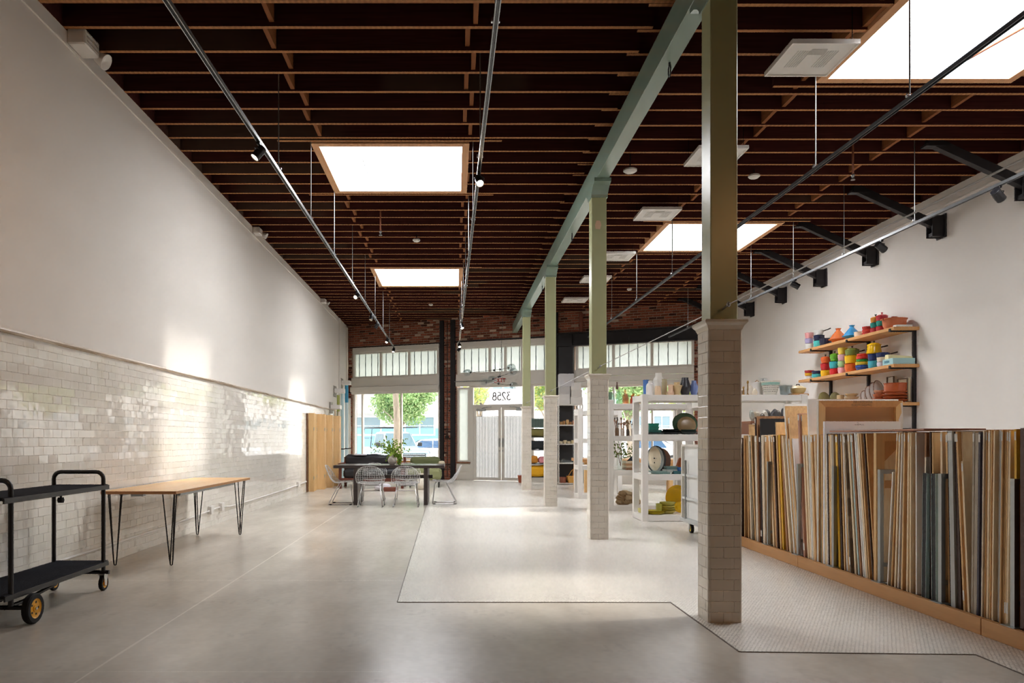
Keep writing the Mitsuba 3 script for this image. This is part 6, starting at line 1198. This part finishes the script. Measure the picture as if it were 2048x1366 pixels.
# dark metal wire rack and black open shelves far back
k = thing('wire_rack', 'grey metal rack with bags and baskets between the two farthest columns', 'rack')
for x, y in ((1.98, 20.3), (2.62, 20.3), (1.98, 20.8), (2.62, 20.8)): part(k, 'post', MB().cyl((x, y, .08), (x, y, 1.62), .022, n=10), paint('#56585b', .4, .5), smooth=40); part(k, 'caster', MB().lathe([(0, -.02), (.04, -.02), (.04, .02), (0, .02)], n=12).xf(roty(math.pi / 2, (x, y, .042))), 'mat_rubber')
for z in (.25, .62, 1.0, 1.35): part(k, 'shelf', MB().box(1.97, 2.64, 20.29, 20.82, z - .02, z), paint('#6b6d70', .4, .5))
for i, (x0, x1, z, h, c, lb, ct) in enumerate(((2.02, 2.58, 1.352, .2, '#7a7340', 'olive fabric bag on the upper level of the metal rack', 'bag'), (2.02, 2.60, 1.002, .24, '#1e2326', 'black bag on the metal rack', 'bag'), (2.02, 2.30, .622, .2, '#c07f2c', 'ochre cloth bundle on the metal rack', 'cloth'), (2.33, 2.6, .622, .17, '#d98e94', 'pink cloth bundle on the metal rack', 'cloth'), (2.02, 2.6, .252, .3, '#dba21a', 'mustard yellow crate on the lowest level of the metal rack', 'crate'))): solo('storage_bag', soft_box(x0, x1, 20.34, 20.76, z, z + h, .06, i + 20, .03), paint(c, .8), lb, ct, smooth=True)
k = thing('mesh_basket', 'grey-green wire basket standing on top of the metal rack posts', 'basket'); bm = MB()
for t in np.linspace(0, 1, 9):
    bm.box(2.0 + .6 * t - .006, 2.0 + .6 * t + .006, 20.31, 20.32, 1.62, 1.86).box(2.0, 2.6, 20.31, 20.32, 1.62 + .24 * t - .005, 1.62 + .24 * t + .005)
part(k, 'wire', bm, paint('#4f5f5c', .5)); part(k, 'liner', MB().box(2.0, 2.6, 20.33, 20.8, 1.62, 1.85, .01), paint('#7f9a90', .7))
k = thing('open_shelf', 'tall white shelves against the black post between the second and third columns', 'shelving unit')
YS = 21.1
for z in (.05, .62, 1.16, 1.70, 2.28): part(k, 'shelf_board', MB().box(2.95, 3.62, YS - .2, YS + .2, z - .03, z), 'mat_white_paint')
for x in (2.93, 3.60): part(k, 'side', MB().box(x, x + .03, YS - .2, YS - .16, 0, 2.28).box(x, x + .03, YS + .16, YS + .2, 0, 2.28), 'mat_white_paint')
part(k, 'back_panel', MB().box(2.96, 3.40, YS + .19, YS + .2, 0, 2.25), paint('#1b1a1c', .6))
bx = [(2.96, 3.26, 0, .28, '#d9d6d2'), (3.28, 3.62, 0, .20, '#dedbd6'), (3.30, 3.60, .20, .40, '#d2cfca'), (2.98, 3.27, .28, .50, '#b9b6b4'), (3.29, 3.58, .40, .60, '#dcd9d4'), (2.97, 3.38, .50, .86, '#c9c8ca')]
for i, (a, b, z0, z1, c) in enumerate(bx): solo('cardboard_box', MB().box(a, b, YS - .2, YS + .15, 2.281 + z0, 2.281 + z1, .004), paint(c, .7), ['large pale box at the left bottom of the pile above the open shelves', 'right bottom white box above the open shelves', 'second white box at the right above the open shelves', 'grey box above the left bottom box', 'third white box at the right, top of its column', 'big light grey box on the very top of the pile'][i], 'box')
for i in range(6):
    x = 3.03 + i * .09; wall_pot(x, YS - .08 + .06 * (i % 2), 1.701, .042, .08 + .03 * (i % 3), ['#c79a62', '#b98a55', '#d0a972', '#a87a48', '#c08a6a', '#9a5f48'][i], ['small turned wooden bowl, leftmost on the top open shelf', 'second small wooden bowl on the top open shelf', 'third small wooden bowl on the top open shelf', 'fourth small wooden bowl on the top open shelf', 'reddish wooden cup on the top open shelf', 'dark red-brown cup at the right of the top open shelf'][i], cat='bowl')
for i in range(5): wall_pot(3.03 + i * .11, YS - .08, 1.161, .05, .07 + .03 * (i % 2), ['#e4d6bb', '#dccba8', '#e2d2b2', '#d6c39a', '#e0d0b0'][i], ['square cream bowl at the left of the second open shelf', 'second cream bowl on the second open shelf', 'third cream bowl on the second open shelf', 'fourth cream bowl on the second open shelf', 'last cream bowl on the second open shelf'][i], cat='bowl')
for i in range(7): bottle('drinking_glass', 3.01 + i * .085, YS - .1 + .08 * (i % 2), .621, [(0, .002), (.03, .002), (.036, .07 + .05 * (i % 3 == 1))], '', ['leftmost clear glass on the third open shelf', 'tall clear glass, second on the third open shelf', 'third clear glass on the third open shelf', 'fourth clear glass on the third open shelf', 'tall clear glass, fifth on the third open shelf', 'sixth clear glass on the third open shelf', 'last clear glass on the third open shelf'][i], 'glass', GC[0], 14, True)
k = thing('picnic_basket', 'honey coloured wicker basket with two lids on the lowest open shelf', 'basket'); part(k, 'basket', MB().hull([(x, y, .051) for x in (3.24, 3.54) for y in (20.95, 21.2)] + [(x, y, .24) for x in (3.20, 3.58) for y in (20.92, 21.22)]), paint('#cf9a4c', .7)); part(k, 'handle', MB().tube([(3.39 + .0 * t, 20.93 + .29 * (t + 1) / 2, .24 + .2 * math.cos(t * math.pi / 2)) for t in np.linspace(-1, 1, 9)], .012, 6).tube([(3.39 + .17 * t, 20.95, .24 + .2 * math.cos(t * math.pi / 2)) for t in np.linspace(-1, 1, 9)], .012, 6), paint('#b98238', .7), smooth=True)
wall_pot(3.08, 21.05, .051, .10, .16, '#9a5a44', 'red-brown clay pot left of the wicker basket', cat='pot')
# wooden work table far back and its stool legs
k = thing('work_table', 'big pale wood work table standing behind the white shelving', 'table')
for x, y in ((3.05, 18.85), (3.10, 17.6), (5.0, 17.2), (5.3, 18.4)): part(k, 'leg', MB().box(x, x + .12, y, y + .12, 0, .74, .004), 'mat_wood_z')
part(k, 'top', MB().prism([(3.0, 17.5), (5.1, 17.1), (5.5, 18.5), (3.0, 19.0)], .74, .81), 'mat_wood_y')
# white panel trolley
k = thing('panel_trolley', 'white panel trolley on yellow and black casters behind the nearest column', 'trolley')
part(k, 'panel', MB().box(3.16, 3.18, 9.05, 10.2, .22, 1.19, .004), paint('#dedfdc', .5)); part(k, 'deck', MB().box(3.12, 3.41, 9.0, 10.25, .16, .21, .004), paint('#b9bcba', .4))
part(k, 'edge_frame', MB().box(3.125, 3.158, 10.17, 10.205, .21, 1.215).box(3.125, 3.158, 9.05, 10.17, 1.185, 1.215), 'mat_trim_paint')
pieces(k, 'rail', MB().box(3.128, 3.15, 9.05, 10.17, .78, .81).box(3.128, 3.15, 9.05, 10.17, .47, .50), paint('#c9ccca', .4))
part(k, 'upright_tube', MB().cyl((3.13, 10.02, .2), (3.13, 10.02, 1.0), .015, n=8), 'mat_steel', smooth=40)
for x, y in ((3.24, 10.12), (3.37, 10.12), (3.24, 9.12), (3.37, 9.12)):
    wkk = part(k, 'caster', MB().lathe([(.042, -.018), (.06, -.018), (.063, 0), (.06, .018), (.042, .018)], n=20).xf(roty(math.pi / 2, (x, y, .063))), 'mat_rubber', smooth=35); part(wkk, 'hub', MB().lathe([(0, -.014), (.042, -.017), (.042, .017), (0, .014)], n=16).xf(roty(math.pi / 2, (x, y, .063))), paint('#d8c21c', .4)); part(wkk, 'fork', MB().box(x - .028, x - .022, y - .02, y + .02, .05, .16).box(x + .022, x + .028, y - .02, y + .02, .05, .16).box(x - .028, x + .028, y - .03, y + .03, .13, .16), 'mat_steel')
# grey plates on the far unit seen over the boards
for i in range(9):
    y = 13.9 + .10 * (i % 3); x = 5.55 + i * .12

k = thing('plate_rack', 'low brown wooden shelf of grey plates behind the boards, left of the tall canvas', 'shelf')
part(k, 'top_board', MB().box(5.12, 5.86, 12.8, 13.2, 1.56, 1.60, .003), paint('#8a5a40', .5)); part(k, 'side', MB().box(5.12, 5.15, 12.8, 13.2, 0, 1.56), paint('#7d5039', .5)); part(k, 'side', MB().box(5.83, 5.86, 12.8, 13.2, 0, 1.56), paint('#7d5039', .5)); part(k, 'lower_board', MB().box(5.15, 5.83, 12.8, 13.2, .7, .73), paint('#8a5a40', .5))
NM = ['pale oval', 'buff', 'cream square', 'small dark', 'white', 'slate', 'charcoal round', 'dark grey', 'grey round', 'black']
for i in range(10):
    plate_v(5.20 + .062 * i, 12.92 + .05 * (i % 3), 1.601, .05 + .014 * (i % 3), [.10, .085, .09, .07, .10, .105, .09, .11, .10, .115][i], ['#a8aaa0', '#b5a68c', '#c9c0ae', '#5d564c', '#d6d0c4', '#74716e', '#4a484a', '#59585a', '#8b8a86', '#3a3a3c'][i], f'{NM[i]} plate standing upright, {ORD[i]} from left on the brown plate shelf', yaw=.2)
for i, (u, r) in enumerate(((1546, .07), (1556, .06))): stack_flat((u - U0) * 12.9 / F, 12.88, 1.601, [(r, .05, '#6a6a68', f'{["left", "right"][i]} low grey bowl at the end of the brown plate shelf'), (r * .9, .05, '#555557', f'{["left", "right"][i]} upper dark bowl at the end of the brown plate shelf')])
k = thing('apron', 'navy blue apron hanging behind the long white unit, right of the nearest column', 'apron')
part(k, 'cloth', MB().hull([(4.60, 12.19, 1.86), (4.68, 12.19, 1.86), (4.58, 12.18, 1.55), (4.72, 12.18, 1.5), (4.60, 12.24, 1.40), (4.74, 12.24, 1.36), (4.6, 12.23, 1.8)]), paint('#2c3a66', .8))
part(k, 'strap', MB().tube([(4.61, 12.19, 1.855), (4.625, 12.165, 1.92), (4.64, 12.152, 1.945), (4.655, 12.165, 1.92), (4.67, 12.19, 1.855)], .008, 6), paint('#2c3a66', .8), smooth=True); part(k, 'hook', MB().cyl((4.64, 12.146, 1.94), (4.64, 12.175, 1.94), .006, n=6), 'mat_steel')
